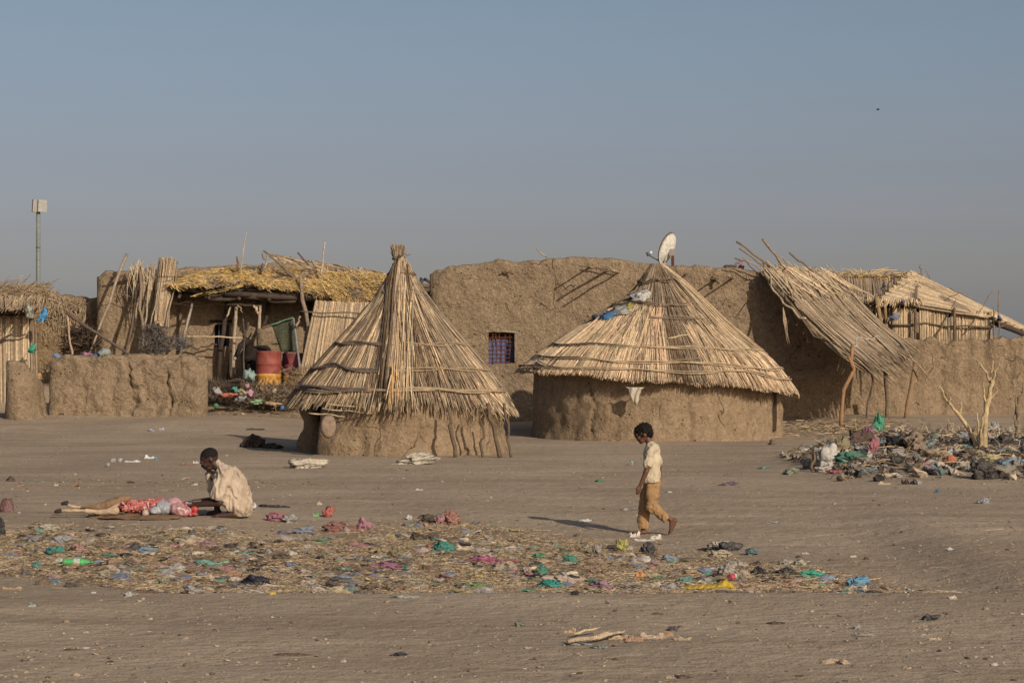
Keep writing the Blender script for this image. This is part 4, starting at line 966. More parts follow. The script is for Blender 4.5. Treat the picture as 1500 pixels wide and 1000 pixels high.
def left_yard():
    # straw panel closing the right of the shade
    root = thing('reed_screen', V((W(500, 0, 56.6).x, 56.6, gh(W(500, 0, 56.6).x, 56.6))), 'upright reed screen under the right end of the straw shade roof', 'screen')
    mb = MB(); reed_mat(mb, W(462, 441, 56.4), W(650, 450, 56.6), W(438, 560, 55.8), W(645, 600, 56.2), 190, [TAN, FRESH, TAN, GREY], .02, 3, 5, .02, .03, 0, (0, 1), .02, ctr=(0, -1, 0)); mb.build('reed_panel', M['reed'], root, True)
    mb = MB(); pole(mb, W(440, 456, 56.1), W(560, 461, 56.1), .018, .018, (.16, .14, .11), .04, 9); mb.build('binding_branch', M['wood'], root, True)
    # standing reed bundle
    b = thing('reed_bundle', V((W(234, 0, 57.6).x, 57.6, gh(W(234, 0, 57.6).x, 57.6))), 'thick upright bundle of pale reeds leaning on the left mud house', 'reed bundle')
    mb = MB()
    for i in range(120):
        a = R.uniform(0, 6.28); r = math.sqrt(R.random()); p0 = W(234+r*9*math.cos(a), 477+R.uniform(-8, 4), 57.4+.15*math.sin(a)); p1 = W(245+r*13*math.cos(a), 382+R.uniform(-7, 5), 58.3+.15*math.sin(a))
        reed(mb, [p0, lerp(p0, p1, .5)+V((R.uniform(-.02, .02), 0, 0)), p1], .02, jit(R.choice([TAN, (.42, .31, .2), FRESH, GREY]), .16))
    mb.build('reeds', M['reed'], b, True)
    mb = MB()
    for y in (405, 440): mb.tube([W(lerp(246, 236, (y-390)/80)+11.5*math.cos(t), y, 57.85+.24*math.sin(t)) for t in [k*.5 for k in range(14)]], .012, 4, BARK)
    mb.build('tie', M['wood'], b, True)
    g = 'sticks leaning on the left mud house'
    for (a, c, r, col, am, lab) in (((186, 372), (136, 505), .035, (.36, .28, .2), .05, 'long pale pole leaning across the left corner of the left mud house'),
                      ((205, 392), (208, 470), .045, (.30, .22, .15), .06, 'thick grey brown pole hanging in the bunch left of the reed bundle'),
                      ((212, 396), (184, 515), .03, (.16, .115, .08), .06, 'dark slanting stick left of the reed bundle'),
                      ((222, 395), (205, 515), .022, (.42, .33, .23), .08, 'thin wavy pale stick left of the reed bundle'),
                      ((260, 383), (246, 480), .02, (.36, .27, .18), .04, 'thin straight stick just right of the reed bundle'),
                      ((282, 440), (264, 520), .035, (.38, .33, .27), .09, 'crooked grey stick right of the reed bundle'),
                      ((97, 458), (184, 516), .04, (.13, .10, .08), .05, 'dark branch slanting down over the thorn pile at the left'),
                      ((98, 460), (105, 519), .03, (.46, .33, .22), .05, 'short pale post propping the dark slanting branch'),
                      ((240, 390), (222, 470), .02, (.42, .33, .23), .04, 'thin stick along the left side of the reed bundle')):
        D1 = 57.0 if a[0] > 120 else 56.5
        q = W(c[0], c[1], D1); q2 = V((q.x, q.y, q.z))
        pole_thing('stick', W(a[0], a[1], D1+1.3 if a[0] > 120 else D1), q2+(q2-W(a[0], a[1], D1+1.2 if a[0] > 120 else D1))*.45, lab, 'stick', g, r0=r, r1=r*.8, col=col, amp=am, n=9)
    b = MB(); pole(b, W(168, 402, 58.4), W(280, 396, 58.4), .025, .02, GREY, .05, 9); pole(b, W(160, 405, 58.4), W(218, 400, 58.5), .02, .02, BARK, .05, 9)
    for i in range(60):
        px = R.gauss(212, 12); p = W(px, R.uniform(386, 400), 58.2); reed(b, [p, p+V((R.gauss(0, .08), -.05, -.3)), p+V((R.gauss(0, .15), -.05, -R.uniform(.4, 1.5)))], .011, jit(R.choice([TAN, GREY, PALE, BARK]), .2))
    for i in range(24):
        px = R.gauss(212, 16); p = W(px, 398, 58.3); reed(b, [p, p+V((R.gauss(0, .05), 0, .1)), p+V((R.gauss(0, .12), 0, R.uniform(.1, .35)))], .011, jit(R.choice([TAN, GREY, PALE]), .2))
    tag(b.build('twig_bunch', M['reed']), 'frayed bunch of reeds and twigs hung over the top edge of the left mud house', 'twig bunch')
    def brush(name, cx, cy, D, w, h, n, cols, lab, dep=.5, r=.008, L=.35):
        mb = MB()
        for i in range(n):
            gc = lambda: max(-1.35, min(1.35, R.gauss(0, .75))); p = W(cx+gc()*w/2, cy, D); p.z += abs(gc())*h/F*D*.6; p.y += gc()*dep/2
            d = V((R.gauss(0, 1), R.gauss(0, .7), R.gauss(0, .7))).normalized()*R.uniform(.4, 1)*L; mb.tube([p-d/2, p+V((R.gauss(0, .03), 0, R.gauss(0, .03))), p+d/2], r*R.uniform(.5, 1.2), 3, jit(R.choice(cols), .25), cap=False)
        return tag(mb.build(name, M['wood']), lab, 'brush')
    brush('brush_pile', 120, 520, 57.4, 36, 44, 900, [(.08, .055, .04), (.13, .09, .06), (.05, .035, .025)], 'dark pile of thorn brush behind the low wall at the left', .8, .012, .4)
    brush('brush_pile', 226, 516, 56.6, 26, 46, 600, [(.13, .115, .105), (.09, .08, .075), (.17, .15, .13)], 'grey tangle of fine twigs below the reed bundle', .4, .008, .3)
    brush('brush_pile', 262, 510, 56.6, 30, 22, 160, [(.13, .13, .14), (.16, .14, .12)], 'thin grey twigs right of the grey tangle', .4, .008, .25)
    brush('brush_pile', 398, 590, 55.5, 60, 32, 650, [(.25, .19, .13), (.15, .11, .08), (.36, .28, .18)], 'heap of dry brush in front of the two oil drums', .9, .009, .5)
    brush('brush_pile', 442, 575, 55.4, 34, 44, 240, [(.48, .36, .2), (.38, .28, .16), (.3, .22, .15)], 'pale dry twigs in front of the second oil drum', .4, .006, .45)
    brush('brush_pile', 322, 582, 55.8, 46, 30, 500, [(.10, .08, .065), (.17, .125, .09)], 'dark brush at the foot of the left house beside the low wall', .6, .009, .35)
    # oil drums
    def drum(px, topy, D, cr, cy_, lab, h=.9):
        p = W(px, topy, D); root = thing('oil_drum', (p.x, p.y, p.z-h), lab, 'oil drum', 'oil drums'); r = .305; n = 32
        def ring(z, rr): return [V((p.x+rr*math.cos(6.283*k/n), p.y+rr*math.sin(6.283*k/n), z)) for k in range(n)]
        def lathe(prof, name, mt, par=root):
            vs = []; [vs.extend(ring(p.z-h+z, rr)) for z, rr in prof]
            fs = [(i*n+k, i*n+(k+1) % n, (i+1)*n+(k+1) % n, (i+1)*n+k) for i in range(len(prof)-1) for k in range(n)]
            b = MB(); b.add(vs, fs, None); return b.build(name, mt, par, True)
        body = lathe([(.36, r), (.44, r), (.47, r-.004), (.57, r-.002), (.59, r+.012), (.61, r), (.85, r), (.88, r+.012), (.90, r+.012), (.90, r-.015), (.84, r-.02), (.30, r-.02)], 'body', cr)
        lathe([(.02, r), (.05, r), (.29, r), (.31, r+.012), (.33, r), (.36, r)], 'lower_band', cy_)
        b = MB(); b.add(ring(p.z-.12, r-.02), [tuple(range(n))], None); b.build('dark_fill', M['dark'], root)  # flat near-black disc across the drum just below its rim
    rd = mat_plain('red_drum_paint', (.23, .058, .043), .6, .3, 7, .3, .004, (.13, .06, .04), .8); yl = mat_plain('ochre_drum_paint', (.50, .26, .06), .6, .35, 7, .3, .004, (.2, .11, .05), .8)
    pk = mat_plain('dark_pink_drum_paint', (.24, .055, .07), .6, .4, 6, .3, .004, (.10, .05, .045), .9)
    drum(393.5, 514, 56.0, rd, yl, 'bright red oil drum with an ochre lower part')
    drum(432, 517, 56.8, pk, yl, 'faded dark pink oil drum behind the crooked post')
    # green netting on sticks
    nt_ = MB(); vs = []; nx, ny = 16, 12; c0 = W(398, 476, 56.0); c1 = W(429, 466, 56.0); c2 = W(438, 516, 56.0); c3 = W(412, 515, 56.0)
    for j in range(ny+1):
        for i in range(nx+1):
            u = i/nx; v = j/ny; p = lerp(lerp(c0, c1, u), lerp(c3, c2, u), v); p.y += .05*math.sin(u*11+v*4)*v; vs.append(p)
    nt_.add(vs, [(j*(nx+1)+i, j*(nx+1)+i+1, (j+1)*(nx+1)+i+1, (j+1)*(nx+1)+i) for j in range(ny) for i in range(nx)], None)
    o = nt_.build('netting', M['cloth'], None, True); o.color = (.045, .055, .032, 1); m_ = o.modifiers.new('t', 'SOLIDIFY'); m_.thickness = .012; tag(o, 'dark green netting hung over a stick above the drums', 'netting')
    b = MB(); pole(b, W(396, 476, 55.9), W(430, 465, 55.9), .022, .018, (.12, .24, .15), .01); pole(b, c0+V((0, .3, 0)), W(384, 480, 56.2), .03, .03, DRK, .02); b.build('top_stick', M['wood'], o, True)
    pole_thing('stick', W(430, 466, 55.8), W(440, 545, 55.6), 'straight grey stick holding the right edge of the green netting', 'stick', r0=.025, r1=.03, col=(.25, .26, .27), amp=.01)
    pole_thing('stick', W(434, 478, 55.7), W(440, 463, 55.6), 'forked pale twig beside the top of the green netting', 'stick', r0=.03, r1=.02, col=PALE, amp=.02)
    b = MB()
    for a_, c_ in (((356, 590), (358, 492)), ((358, 500), (356, 466)), ((358, 494), (364, 472))): pole(b, W(*a_, 55.7), W(*c_, 55.7), .035, .02, (.11, .085, .07), .03)
    tag(b.build('forked_stake', M['wood'], None, True), 'dark forked stake standing in front of the donkey', 'stake')
    for (px, py, w, h, c, nm, lab) in ((367, 556, 16, 16, (.30, .42, .40), 'plastic_bag', 'pale grey green bag on the brush left of the red drum'), (318, 578, 12, 12, (.42, .40, .38), 'plastic_bag', 'greyish white bag in the waste beside the low wall end'), (335, 580, 28, 7, (.52, .15, .10), 'plastic_strip', 'long red plastic strip in the waste beside the low wall end'),
                       (344, 572, 9, 8, (.05, .33, .30), 'plastic_bag', 'small teal bag in the waste below the forked stake'), (355, 577, 14, 9, (.40, .36, .20), 'plastic_bag', 'dull yellow bag in the waste below the forked stake'), (366, 578, 11, 9, (.55, .28, .42), 'plastic_bag', 'pink bag in the waste below the red drum'), (352, 586, 16, 9, (.33, .33, .34), 'plastic_bag', 'grey bag low in the waste below the forked stake'),
                       (374, 590, 20, 7, (.25, .42, .25), 'plastic_bag', 'pale green bag at the foot of the waste below the red drum'), (414, 597, 9, 5, (.08, .25, .52), 'plastic_bag', 'small blue bag on the slope left of the front hut roof'), (401, 573, 8, 6, (.5, .4, .28), 'plastic_bag', 'small tan scrap in the brush below the red drum'),
                       (362, 566, 9, 6, (.5, .26, .3), 'plastic_bag', 'small rosy scrap just below the pale grey green bag'), (316, 594, 8, 5, (.08, .4, .2), 'plastic_bag', 'small green scrap on the bare slope by the low wall'), (398, 592, 22, 6, (.5, .36, .22), 'card', 'flat tan card at the edge of the waste near the front hut'),
                       (127, 520, 16, 6, (.45, .22, .33), 'plastic_bag', 'pink bag on the low wall beneath the thorn brush'), (140, 521, 10, 5, (.09, .18, .45), 'plastic_bag', 'blue scrap on the low wall between the pink and grey bags'), (151, 521, 18, 13, (.30, .36, .33), 'plastic_bag', 'grey green bag bulging above the low wall'), (82, 522, 12, 6, (.2, .3, .5), 'plastic_bag', 'small blue scrap at the left corner of the low wall')):
        D = 54.75 if px > 300 else 54.05; gp = G(px, py)
        crumple(nm, lab, nm.replace('_', ' '), W(px, py+2, D) if px < 300 or gp.y > 55 else gp, w/56, h/54, w/75, c, 'plastic', R.randint(0, 999), True)
left_yard()

# lamp mast far behind
def mast():
    D = 84.0; p = W(56, 500, D); g = gh(-20, 84); root = thing('pole_mast', (p.x, D, g), 'tall thin grey pole with a square box on top, behind the left walls', 'pole')
    mb = MB(); t = W(56, 293, D).z; mb.tube([(p.x, D, g), (p.x, D, t)], [.085, .075], 10, (.17, .185, .17)); mb.tube([(p.x, D, t-1.75), (p.x, D, t-1.65)], .08, 10, (.15, .15, .16)); mb.build('shaft', M['paint'], root, True)
    mb = MB(); rot = Euler((0, .06, .5)).to_matrix()
    mb.box(V((p.x-.09, D-.1, t-.22)), (.20, .12, .46), (.27, .25, .22), rot); mb.build('lamp_box', M['paint'], root)
    mb = MB(); mb.box(V((p.x+.17, D-.12, t-.22)), (.32, .08, .44), (.30, .30, .27), rot); mb.build('panel', M['paint'], root)
mast()

# dead tree and the stump beside it
def branch_thing(name, base, segs, lab, cat, col):
    root = thing(name, base, lab, cat)
    for k, (nm, pts, r0, r1) in enumerate(segs):
        mb = MB(); P = [V(p) for p in pts]; Q = []
        for a, c in zip(P, P[1:]): Q += [a]+[lerp(a, c, t_)+V((R.uniform(-.015, .015), R.uniform(-.02, .02), 0)) for t_ in (.33, .67)]
        Q.append(P[-1]); n = len(Q); mb.tube(Q, [.64*lerp(r0, r1, i/(n-1))*R.uniform(.8, 1.25) for i in range(n)], 8, [jit(col, .12) for _ in range(8*n)]); mb.build(nm, M['wood'], root, True)
    return root
D = G(1440, 666).y; w = lambda x, y, dd=0: W(x, y, D+dd)
branch_thing('dead_tree', G(1440, 666), [
    ('trunk', [w(1440, 672), w(1441, 640), w(1443, 610), w(1446, 592), w(1450, 575, -.05), (w(1454, 556, -.05))], .075, .045),
    ('branch', [w(1434, 664, .05), w(1420, 630, .1), w(1402, 604, .1), w(1388, 588, .05), w(1376, 565)], .055, .022),
    ('branch', [w(1436, 660, -.05), w(1437, 630, -.1), w(1439, 610, -.12)], .045, .018), ('branch', [w(1438, 645, -.05), w(1433, 625, -.1), w(1432, 604, -.1)], .035, .015),
    ('branch', [w(1443, 606), w(1450, 588), w(1456, 578)], .03, .012), ('branch', [w(1444, 590), w(1442, 575), w(1441, 558)], .035, .015),
    ('branch', [w(1451, 560), w(1446, 546, -.1), w(1436, 533, -.1), w(1430, 527, -.1)], .035, .018), ('branch', [w(1453, 560), w(1452, 548, .1), w(1455, 528, .1)], .03, .013), ('branch', [w(1453, 558), w(1458, 545), w(1454, 537)], .02, .01),
    ('branch', [w(1406, 606, .1), w(1408, 597, .1), w(1408, 588, .1)], .025, .01), ('branch', [w(1390, 590), w(1393, 584), w(1391, 580)], .018, .008), ('branch', [w(1430, 528, -.1), w(1425, 524, -.1), w(1423, 520, -.1)], .012, .005), ('branch', [w(1456, 545), w(1462, 540), w(1464, 533)], .012, .005), ('branch', [w(1444, 628), w(1449, 622), w(1451, 614)], .016, .006), ('branch', [w(1420, 628, .1), w(1414, 624, .1), w(1413, 618, .1)], .014, .006), ('branch', [w(1456, 579), w(1461, 572), w(1460, 566)], .012, .004)],
    'bare pale dead tree with cut branches rising from the rubbish heap', 'dead tree', (.56, .43, .24))
w2 = lambda x, y, dd=0: W(x, y, D+1.5+dd)
branch_thing('dead_tree', G(1493, 650), [
    ('trunk', [w2(1493, 668), w2(1492, 640), w2(1491, 615), w2(1491, 595), w2(1494, 580)], .085, .05), ('branch', [w2(1491, 600), w2(1488, 590), w2(1489, 578)], .04, .02), ('branch', [w2(1494, 590), w2(1499, 575), w2(1500, 560)], .04, .02), ('branch', [w2(1490, 625), w2(1485, 612), w2(1488, 600)], .03, .015)],
    'grey brown dead trunk at the right edge of the picture', 'dead tree', (.30, .23, .15))
# ------------------------------------------------------------------ bodies: overlapping tapered limbs fused into one continuous skin
def capsule(mb, p0, p1, r0, r1, sx=1.0, seg=14):
    p0 = V(p0); p1 = V(p1); d = p1-p0; L = max(d.length, 1e-4); d = d/L; pts = []; rad = []
    for a in (-88, -60, -30, 0): pts.append(p0+d*(r0*math.sin(math.radians(a)))); rad.append(r0*math.cos(math.radians(a)))
    for a in (0, 30, 60, 88): pts.append(p1+d*(r1*math.sin(math.radians(a)))); rad.append(r1*math.cos(math.radians(a)))
    if L < .001: pts = pts[:4]+pts[5:]; rad = rad[:4]+rad[5:]
    mb.tube(pts, rad, seg, None, True, sx)
def ell(mb, c, r, rot=(0, 0, 0)):
    vs, fs = ico(3); m = Euler(rot).to_matrix(); mb.add([V(c)+m @ V((v.x*r[0], v.y*r[1], v.z*r[2])) for v in vs], fs, None)
def fuse(name, mb, mat, parent, voxel=.008, smooth=4, fold=0.0, fs_=9, seed=0, aniso=(1, 1, 1)):
    m = bpy.data.meshes.new(name); m.from_pydata(mb.v, [], mb.f); o = bpy.data.objects.new('tmp', m); COL.objects.link(o)
    r = o.modifiers.new('r', 'REMESH'); r.mode = 'VOXEL'; r.voxel_size = voxel; r.use_smooth_shade = True
    k = o.modifiers.new('s', 'SMOOTH'); k.iterations = smooth; k.factor = .5
    dg = bpy.context.evaluated_depsgraph_get(); me = bpy.data.meshes.new_from_object(o.evaluated_get(dg)); bpy.data.objects.remove(o)
    if fold:
        me.update(); nn = [v.normal.copy() for v in me.vertices]
        for v, n in zip(me.vertices, nn):
            q = V((v.co.x*fs_*aniso[0]+seed, v.co.y*fs_*aniso[1], v.co.z*fs_*aniso[2])); v.co += n*fold*(noise.noise(q)-abs(noise.noise(q*1.7))+.3)
    me.name = name; me.polygons.foreach_set('use_smooth', [True]*len(me.polygons)); me.update()
    o = link(name, me, mat, parent)
    if parent is not None and parent.type == 'EMPTY': o.matrix_parent_inverse = Matrix()
    return o
def finger(mb, p, d, curl, L, r, side):
    """one finger: three bones, bending towards curl"""
    d = V(d).normalized(); c = V(curl).normalized(); p = V(p)
    for k, f in enumerate((.45, .32, .23)):
        dd = (d*math.cos(.45*k+.15)+c*math.sin(.45*k+.15)).normalized(); q = p+dd*L*f; capsule(mb, p, q, r*(1-.1*k), r*(.9-.1*k), seg=8); p = q
def hand(mb, wrist, d, palm, thumb, size=1.0):
    """d: towards the fingertips; palm: direction the palm faces; thumb: side the thumb is on"""
    d = V(d).normalized(); palm = V(palm).normalized(); th = V(thumb).normalized(); w = V(wrist); s = size
    for k in range(4):
        o = th*(.027-.018*k)*s; capsule(mb, w+o*.5, w+d*.085*s+o, .013*s, .0115*s, seg=8)
        finger(mb, w+d*.085*s+o, d+th*(.12-.08*k), palm, (.078, .086, .080, .062)[k]*s, .0088*s, th)
    capsule(mb, w+d*.015*s+th*.02*s, w+d*.05*s+th*.045*s+palm*.01*s, .014*s, .012*s, seg=8)
    finger(mb, w+d*.05*s+th*.045*s+palm*.01*s, d+th*.5+palm*.3, palm, .055*s, .0098*s, th)

skin_boy = mat_plain('brown_skin', (.105, .048, .028), .55, .18, 30, .35, .001)
skin_man = mat_plain('dark_skin', (.045, .022, .015), .5, .2, 30, .4, .001)
skin_dust = mat_plain('dusty_skin', (.17, .115, .085), .8, .25, 25, .2, .001)
hair_m = mat_plain('black_hair', (.012, .009, .008), .85, .3, 90, .2, .006)
eye_w = mat_plain('eye_white', (.22, .19, .17), .3, .05, 10, .5, 0); eye_b = mat_plain('eye_dark', (.01, .008, .008), .2, .05, 10, .5, 0)
shirt_boy = mat_plain('cream_shirt', (.46, .395, .285), .9, .10, 9, .1, .006, (.36, .29, .19), .55)
pants_boy = mat_plain('tan_trousers', (.30, .185, .092), .9, .12, 9, .1, .006, (.24, .15, .08), .5)
cloth_man = mat_plain('beige_cloth', (.43, .35, .265), .9, .10, 9, .1, .008, (.30, .225, .16), .6)

def head_mesh(mb, c, s, yaw, pitch, roll=0):
    """c centre of the skull, s head height; local: -x is the way the face looks"""
    m = Matrix.Rotation(yaw, 3, 'Z') @ Matrix.Rotation(pitch, 3, 'Y'); T = lambda x, y, z: V(c)+m @ V((x*s, y*s, z*s))
    e = lambda x, y, z, rx, ry, rz: (ell(mb, T(x, y, z), (rx*s, ry*s, rz*s), m.to_euler()))
    e(.05, 0, .10, .42, .335, .36); e(-.12, 0, -.02, .28, .27, .34); e(-.20, 0, -.28, .17, .20, .16); e(-.30, 0, -.37, .09, .11, .07)   # skull, face, jaw, chin
    e(-.345, 0, .10, .08, .24, .06)      # brow
    e(-.40, 0, -.07, .07, .075, .08); e(-.375, 0, .02, .045, .045, .09)                 # nose
    e(-.375, 0, -.20, .06, .10, .035); e(-.36, 0, -.255, .055, .09, .035)             # lips
    for y in (-1, 1): e(-.28, y*.17, -.10, .10, .08, .10); e(.06, y*.335, -.04, .075, .035, .12); e(.03, y*.32, -.10, .04, .03, .05)
    return T, m
def face_bits(root, par, T, m, s):
    for y in (-1, 1):
        b = MB(); ell(b, T(-.325, y*.135, .02), (.045*s, .055*s, .022*s), m.to_euler()); ob = b.build('eye', eye_w, par, True)
        b = MB(); ell(b, T(-.372, y*.14, .015), (.018*s, .028*s, .026*s), m.to_euler()); b.build('pupil', eye_b, ob, True)
    b = MB(); capsule(b, T(-.415, -.07, -.228), T(-.415, .07, -.228), .008*s, .008*s, seg=6); b.build('mouth', eye_b, par, True)

def boy():
    g = G(945, 783); root = thing('person', g, 'child in cream shirt and tan trousers walking barefoot to the left with lowered head', 'person')
    K = 645.0; P = lambda zx, zy, y=0: V(((zx-300)/K, y, (878-zy)/K))
    body = MB()
    s = .205; hc = P(288, 172, 0)
    T, m = head_mesh(body, hc, s, math.radians(-6), math.radians(-22))
    capsule(body, P(318, 205), P(345, 265), .038, .042)
    capsule(body, P(350, 290, -.05), P(350, 290, .05), .065, .065); capsule(body, P(350, 290), P(355, 470), .085, .08)
    # near (left) arm hanging a little forward
    sh = P(338, 300, -.125); el = P(303, 430, -.155); wr = P(262, 520, -.15)
    capsule(body, sh, el, .036, .028); capsule(body, el, wr, .029, .019); hand(body, wr, P(247, 565)-P(262, 520), (.5, .85, 0), (-.9, -.2, 0), .72)
    sh = P(360, 300, .12); el = P(404, 400, .15); wr = P(408, 470, .16)
    capsule(body, sh, el, .036, .028); capsule(body, el, wr, .029, .02); hand(body, wr, V((-.1, 0, -1)), (0, -1, 0), (-1, 0, 0), .72)
    # legs: standing far leg, trailing near leg
    hip = P(340, 520, .055); kn = P(292, 680, .06); an = P(288, 845, .06)
    capsule(body, hip, kn, .06, .045); capsule(body, kn, an, .042, .024)
    capsule(body, P(300, 862, .06), P(262, 868, .055), .026, .022); capsule(body, P(262, 868, .055), P(222, 872, .05), .022, .013, 1.3)
    for q in range(5): capsule(body, P(232, 870, .03+q*.012), P(217+q*3, 872, .026+q*.013), .009, .008, seg=6)
    hip = P(358, 520, -.055); kn = P(335, 672, -.07); an = P(482, 772, -.07)
    capsule(body, hip, kn, .06, .045); capsule(body, kn, an, .042, .025)
    hl = P(508, 772, -.07); ball = P(478, 845, -.07); capsule(body, an, hl, .026, .026); capsule(body, hl, ball, .026, .022); capsule(body, an, ball, .024, .02); capsule(body, ball, P(464, 866, -.07), .021, .012)
    for q in range(5): capsule(body, ball+V((0, -.025+q*.012, -.01)), P(462, 868, -.098+q*.013), .009, .008, seg=6)
    o = fuse('body', body, skin_boy, root, .0055, 3)
    face_bits(root, o, T, m, s)
    hb = MB(); ell(hb, T(.09, 0, .17), (.44*s, .375*s, .385*s), m.to_euler()); ell(hb, T(.30, 0, -.02), (.22*s, .30*s, .30*s), m.to_euler()); ell(hb, T(-.16, 0, .33), (.22*s, .27*s, .18*s), m.to_euler())
    hr = fuse('hair', hb, hair_m, root, .006, 1, .018, 60)
    t = MB()
    for i in range(260):
        d = V((R.gauss(.1, 1), R.gauss(0, 1), abs(R.gauss(.3, 1)))).normalized(); p = T(.09+d.x*.43, d.y*.36, .17+d.z*.36); capsule(t, p, p+V((R.gauss(0, 1), R.gauss(0, 1), R.gauss(.3, 1)))*.008, .006, .004, seg=5)
    for dx in (0, .06): pts = [T(-.36+dx, -.16, .34), T(-.43+dx, -.18, .20), T(-.44+dx, -.19, -.02)]; t.tube(pts, [.009, .010, .006], 6, None)
    t.build('curls', hair_m, hr, True)
    sh_ = MB()
    capsule(sh_, P(352, 285, -.06), P(352, 285, .06), .075, .075); capsule(sh_, P(348, 300, -.035), P(350, 475, -.045), .088, .092); capsule(sh_, P(350, 300, .035), P(352, 475, .045), .088, .092)
    capsule(sh_, P(345, 490, -.05), P(345, 490, .05), .096, .096)
    capsule(sh_, P(340, 290, -.115), P(316, 375, -.14), .052, .056); capsule(sh_, P(362, 290, .11), P(388, 370, .14), .05, .052); capsule(sh_, P(340, 252, -.02), P(340, 252, .02), .045, .045)
    cut_shirt = fuse('shirt', sh_, shirt_boy, root, .007, 3, .018, 11, 3, (1.2, 1, .8)); trim(cut_shirt, [(P(350, 508), V((.10, 0, -1)))])
    pn = MB(); capsule(pn, P(350, 490, -.04), P(350, 490, .04), .088, .088); capsule(pn, P(347, 530, -.04), P(347, 530, .04), .085, .085)
    capsule(pn, P(342, 530, .05), P(298, 680, .06), .078, .060); capsule(pn, P(298, 680, .06), P(287, 838, .06), .060, .055)
    capsule(pn, P(358, 530, -.05), P(335, 665, -.07), .078, .064); capsule(pn, P(335, 668, -.07), P(446, 762, -.07), .062, .054)
    pp = fuse('trousers', pn, pants_boy, root, .007, 3, .022, 11, 5, (1.2, 1, .9)); trim(pp, [(P(288, 836), V((0, 0, -1)), lambda c: c.x < .09 and c.z < .12), (P(450, 765), V((.76, 0, -.65)), lambda c: c.x > .12)])
    b = MB(); b.box(P(350, 535, -.135), (.012, .01, .06), (.5, .5, .5)); b.build('pocket_tag', M['paint'], root)
    return root
def trim(o, planes):
    """cuts a garment off cleanly at its hem"""
    import bmesh
    bm = bmesh.new(); bm.from_mesh(o.data)
    for pl in planes:
        co, no = pl[0], pl[1]; cond = pl[2] if len(pl) > 2 else (lambda c: True)
        kill = [f for f in bm.faces if (f.calc_center_median()-co).dot(no) > 0 and cond(f.calc_center_median())]
        bmesh.ops.delete(bm, geom=kill, context='FACES')
    bm.to_mesh(o.data); bm.free()
    s = o.modifiers.new('t', 'SOLIDIFY'); s.thickness = .004; s.offset = -1
boy()

def man():
    g = G(336, 757); root = thing('person', g, 'person in dusty beige clothes squatting and leaning over the slaughtered animal', 'person')
    K = 600.0; P = lambda zx, zy, y=0: V(((zx-1200)/K, y, (558-zy)/K))
    body = MB(); s = .262
    T, m = head_mesh(body, P(1062, 165), s, math.radians(8), math.radians(-34))
    capsule(body, P(1095, 195), P(1160, 245), .055, .06); capsule(body, P(1180, 270, -.10), P(1180, 270, .10), .085, .085); capsule(body, P(1190, 290), P(1265, 460), .13, .12)
    for y, elp, wrp in ((-.19, P(1150, 452, -.24), P(965, 470, -.16)), (.19, P(1110, 445, .10), P(950, 455, .0))):
        sh = P(1165, 275, y); capsule(body, sh, elp, .052, .042); capsule(body, elp, wrp, .042, .027); hand(body, wrp, V((-1, .1, -.02)), (0, 0, -1), (-.2, 1 if y < 0 else -1, 0), 1.0)
    # far leg: knee up in front of the chest
    capsule(body, P(1270, 500, .10), P(1078, 285, .13), .08, .06); capsule(body, P(1078, 285, .13), P(1105, 515, .15), .055, .035)
    capsule(body, P(1115, 535, .15), P(1040, 545, .15), .036, .022, 1.2)
    # near leg
    capsule(body, P(1270, 500, -.10), P(1135, 335, -.17), .08, .06); capsule(body, P(1135, 335, -.17), P(1232, 515, -.15), .055, .036)
    capsule(body, P(1245, 535, -.15), P(1155, 545, -.16), .036, .026, 1.3); capsule(body, P(1155, 545, -.16), P(1105, 548, -.17), .026, .016, 1.4)
    for q in range(5): capsule(body, P(1120, 548, -.20+q*.014), P(1095+q*4, 550, -.204+q*.015), .011, .009, seg=6)
    o = fuse('body', body, skin_man, root, .0065, 3); face_bits(root, o, T, m, s)
    hb = MB(); ell(hb, T(.08, 0, .14), (.41*s, .345*s, .35*s), m.to_euler()); fuse('hair', hb, hair_m, root, .007, 1, .004, 60)
    sh_ = MB()
    for y in (-.07, .07): capsule(sh_, P(1188, 285, y), P(1258, 400, y), .142, .142); capsule(sh_, P(1255, 400, y), P(1275, 475, y), .135, .125)
    capsule(sh_, P(1175, 262, -.15), P(1175, 262, .15), .098, .098); capsule(sh_, P(1185, 300, -.12), P(1190, 300, .12), .145, .145); capsule(sh_, P(1137, 200, -.01), P(1160, 240, .0), .055, .075)
    capsule(sh_, P(1172, 272, -.19), P(1135, 400, -.23), .088, .086); capsule(sh_, P(1165, 270, .19), P(1120, 390, .15), .085, .08)
    capsule(sh_, P(1225, 330, -.10), P(1160, 395, -.17), .11, .085)
    shirt = fuse('shirt', sh_, cloth_man, root, .008, 3, .042, 7, 3, (1.5, 1, .8)); trim(shirt, [(P(1135, 432), V((-.3, 0, -1)), lambda c: c.x < -.03 and c.z < .27)])
    pn = MB()
    capsule(pn, P(1272, 480, -.09), P(1272, 480, .09), .13, .13); capsule(pn, P(1290, 530, -.09), P(1285, 530, .09), .075, .075)
    capsule(pn, P(1270, 480, .10), P(1075, 285, .13), .115, .075); capsule(pn, P(1075, 285, .13), P(1088, 400, .14), .075, .07)
    capsule(pn, P(1270, 480, -.10), P(1145, 345, -.17), .115, .085); capsule(pn, P(1145, 345, -.17), P(1185, 430, -.165), .08, .07)
    capsule(pn, P(1240, 470, -.15), P(1262, 540, -.13), .09, .06)
    pp = fuse('trousers', pn, cloth_man, root, .008, 3, .040, 8, 9, (1.5, 1, .8)); trim(pp, [(V((0, 0, .012)), V((0, 0, -1))), (P(1092, 395, .15), V((0, 0, -1)), lambda c: c.x < -.10 and c.y > 0)])
man()

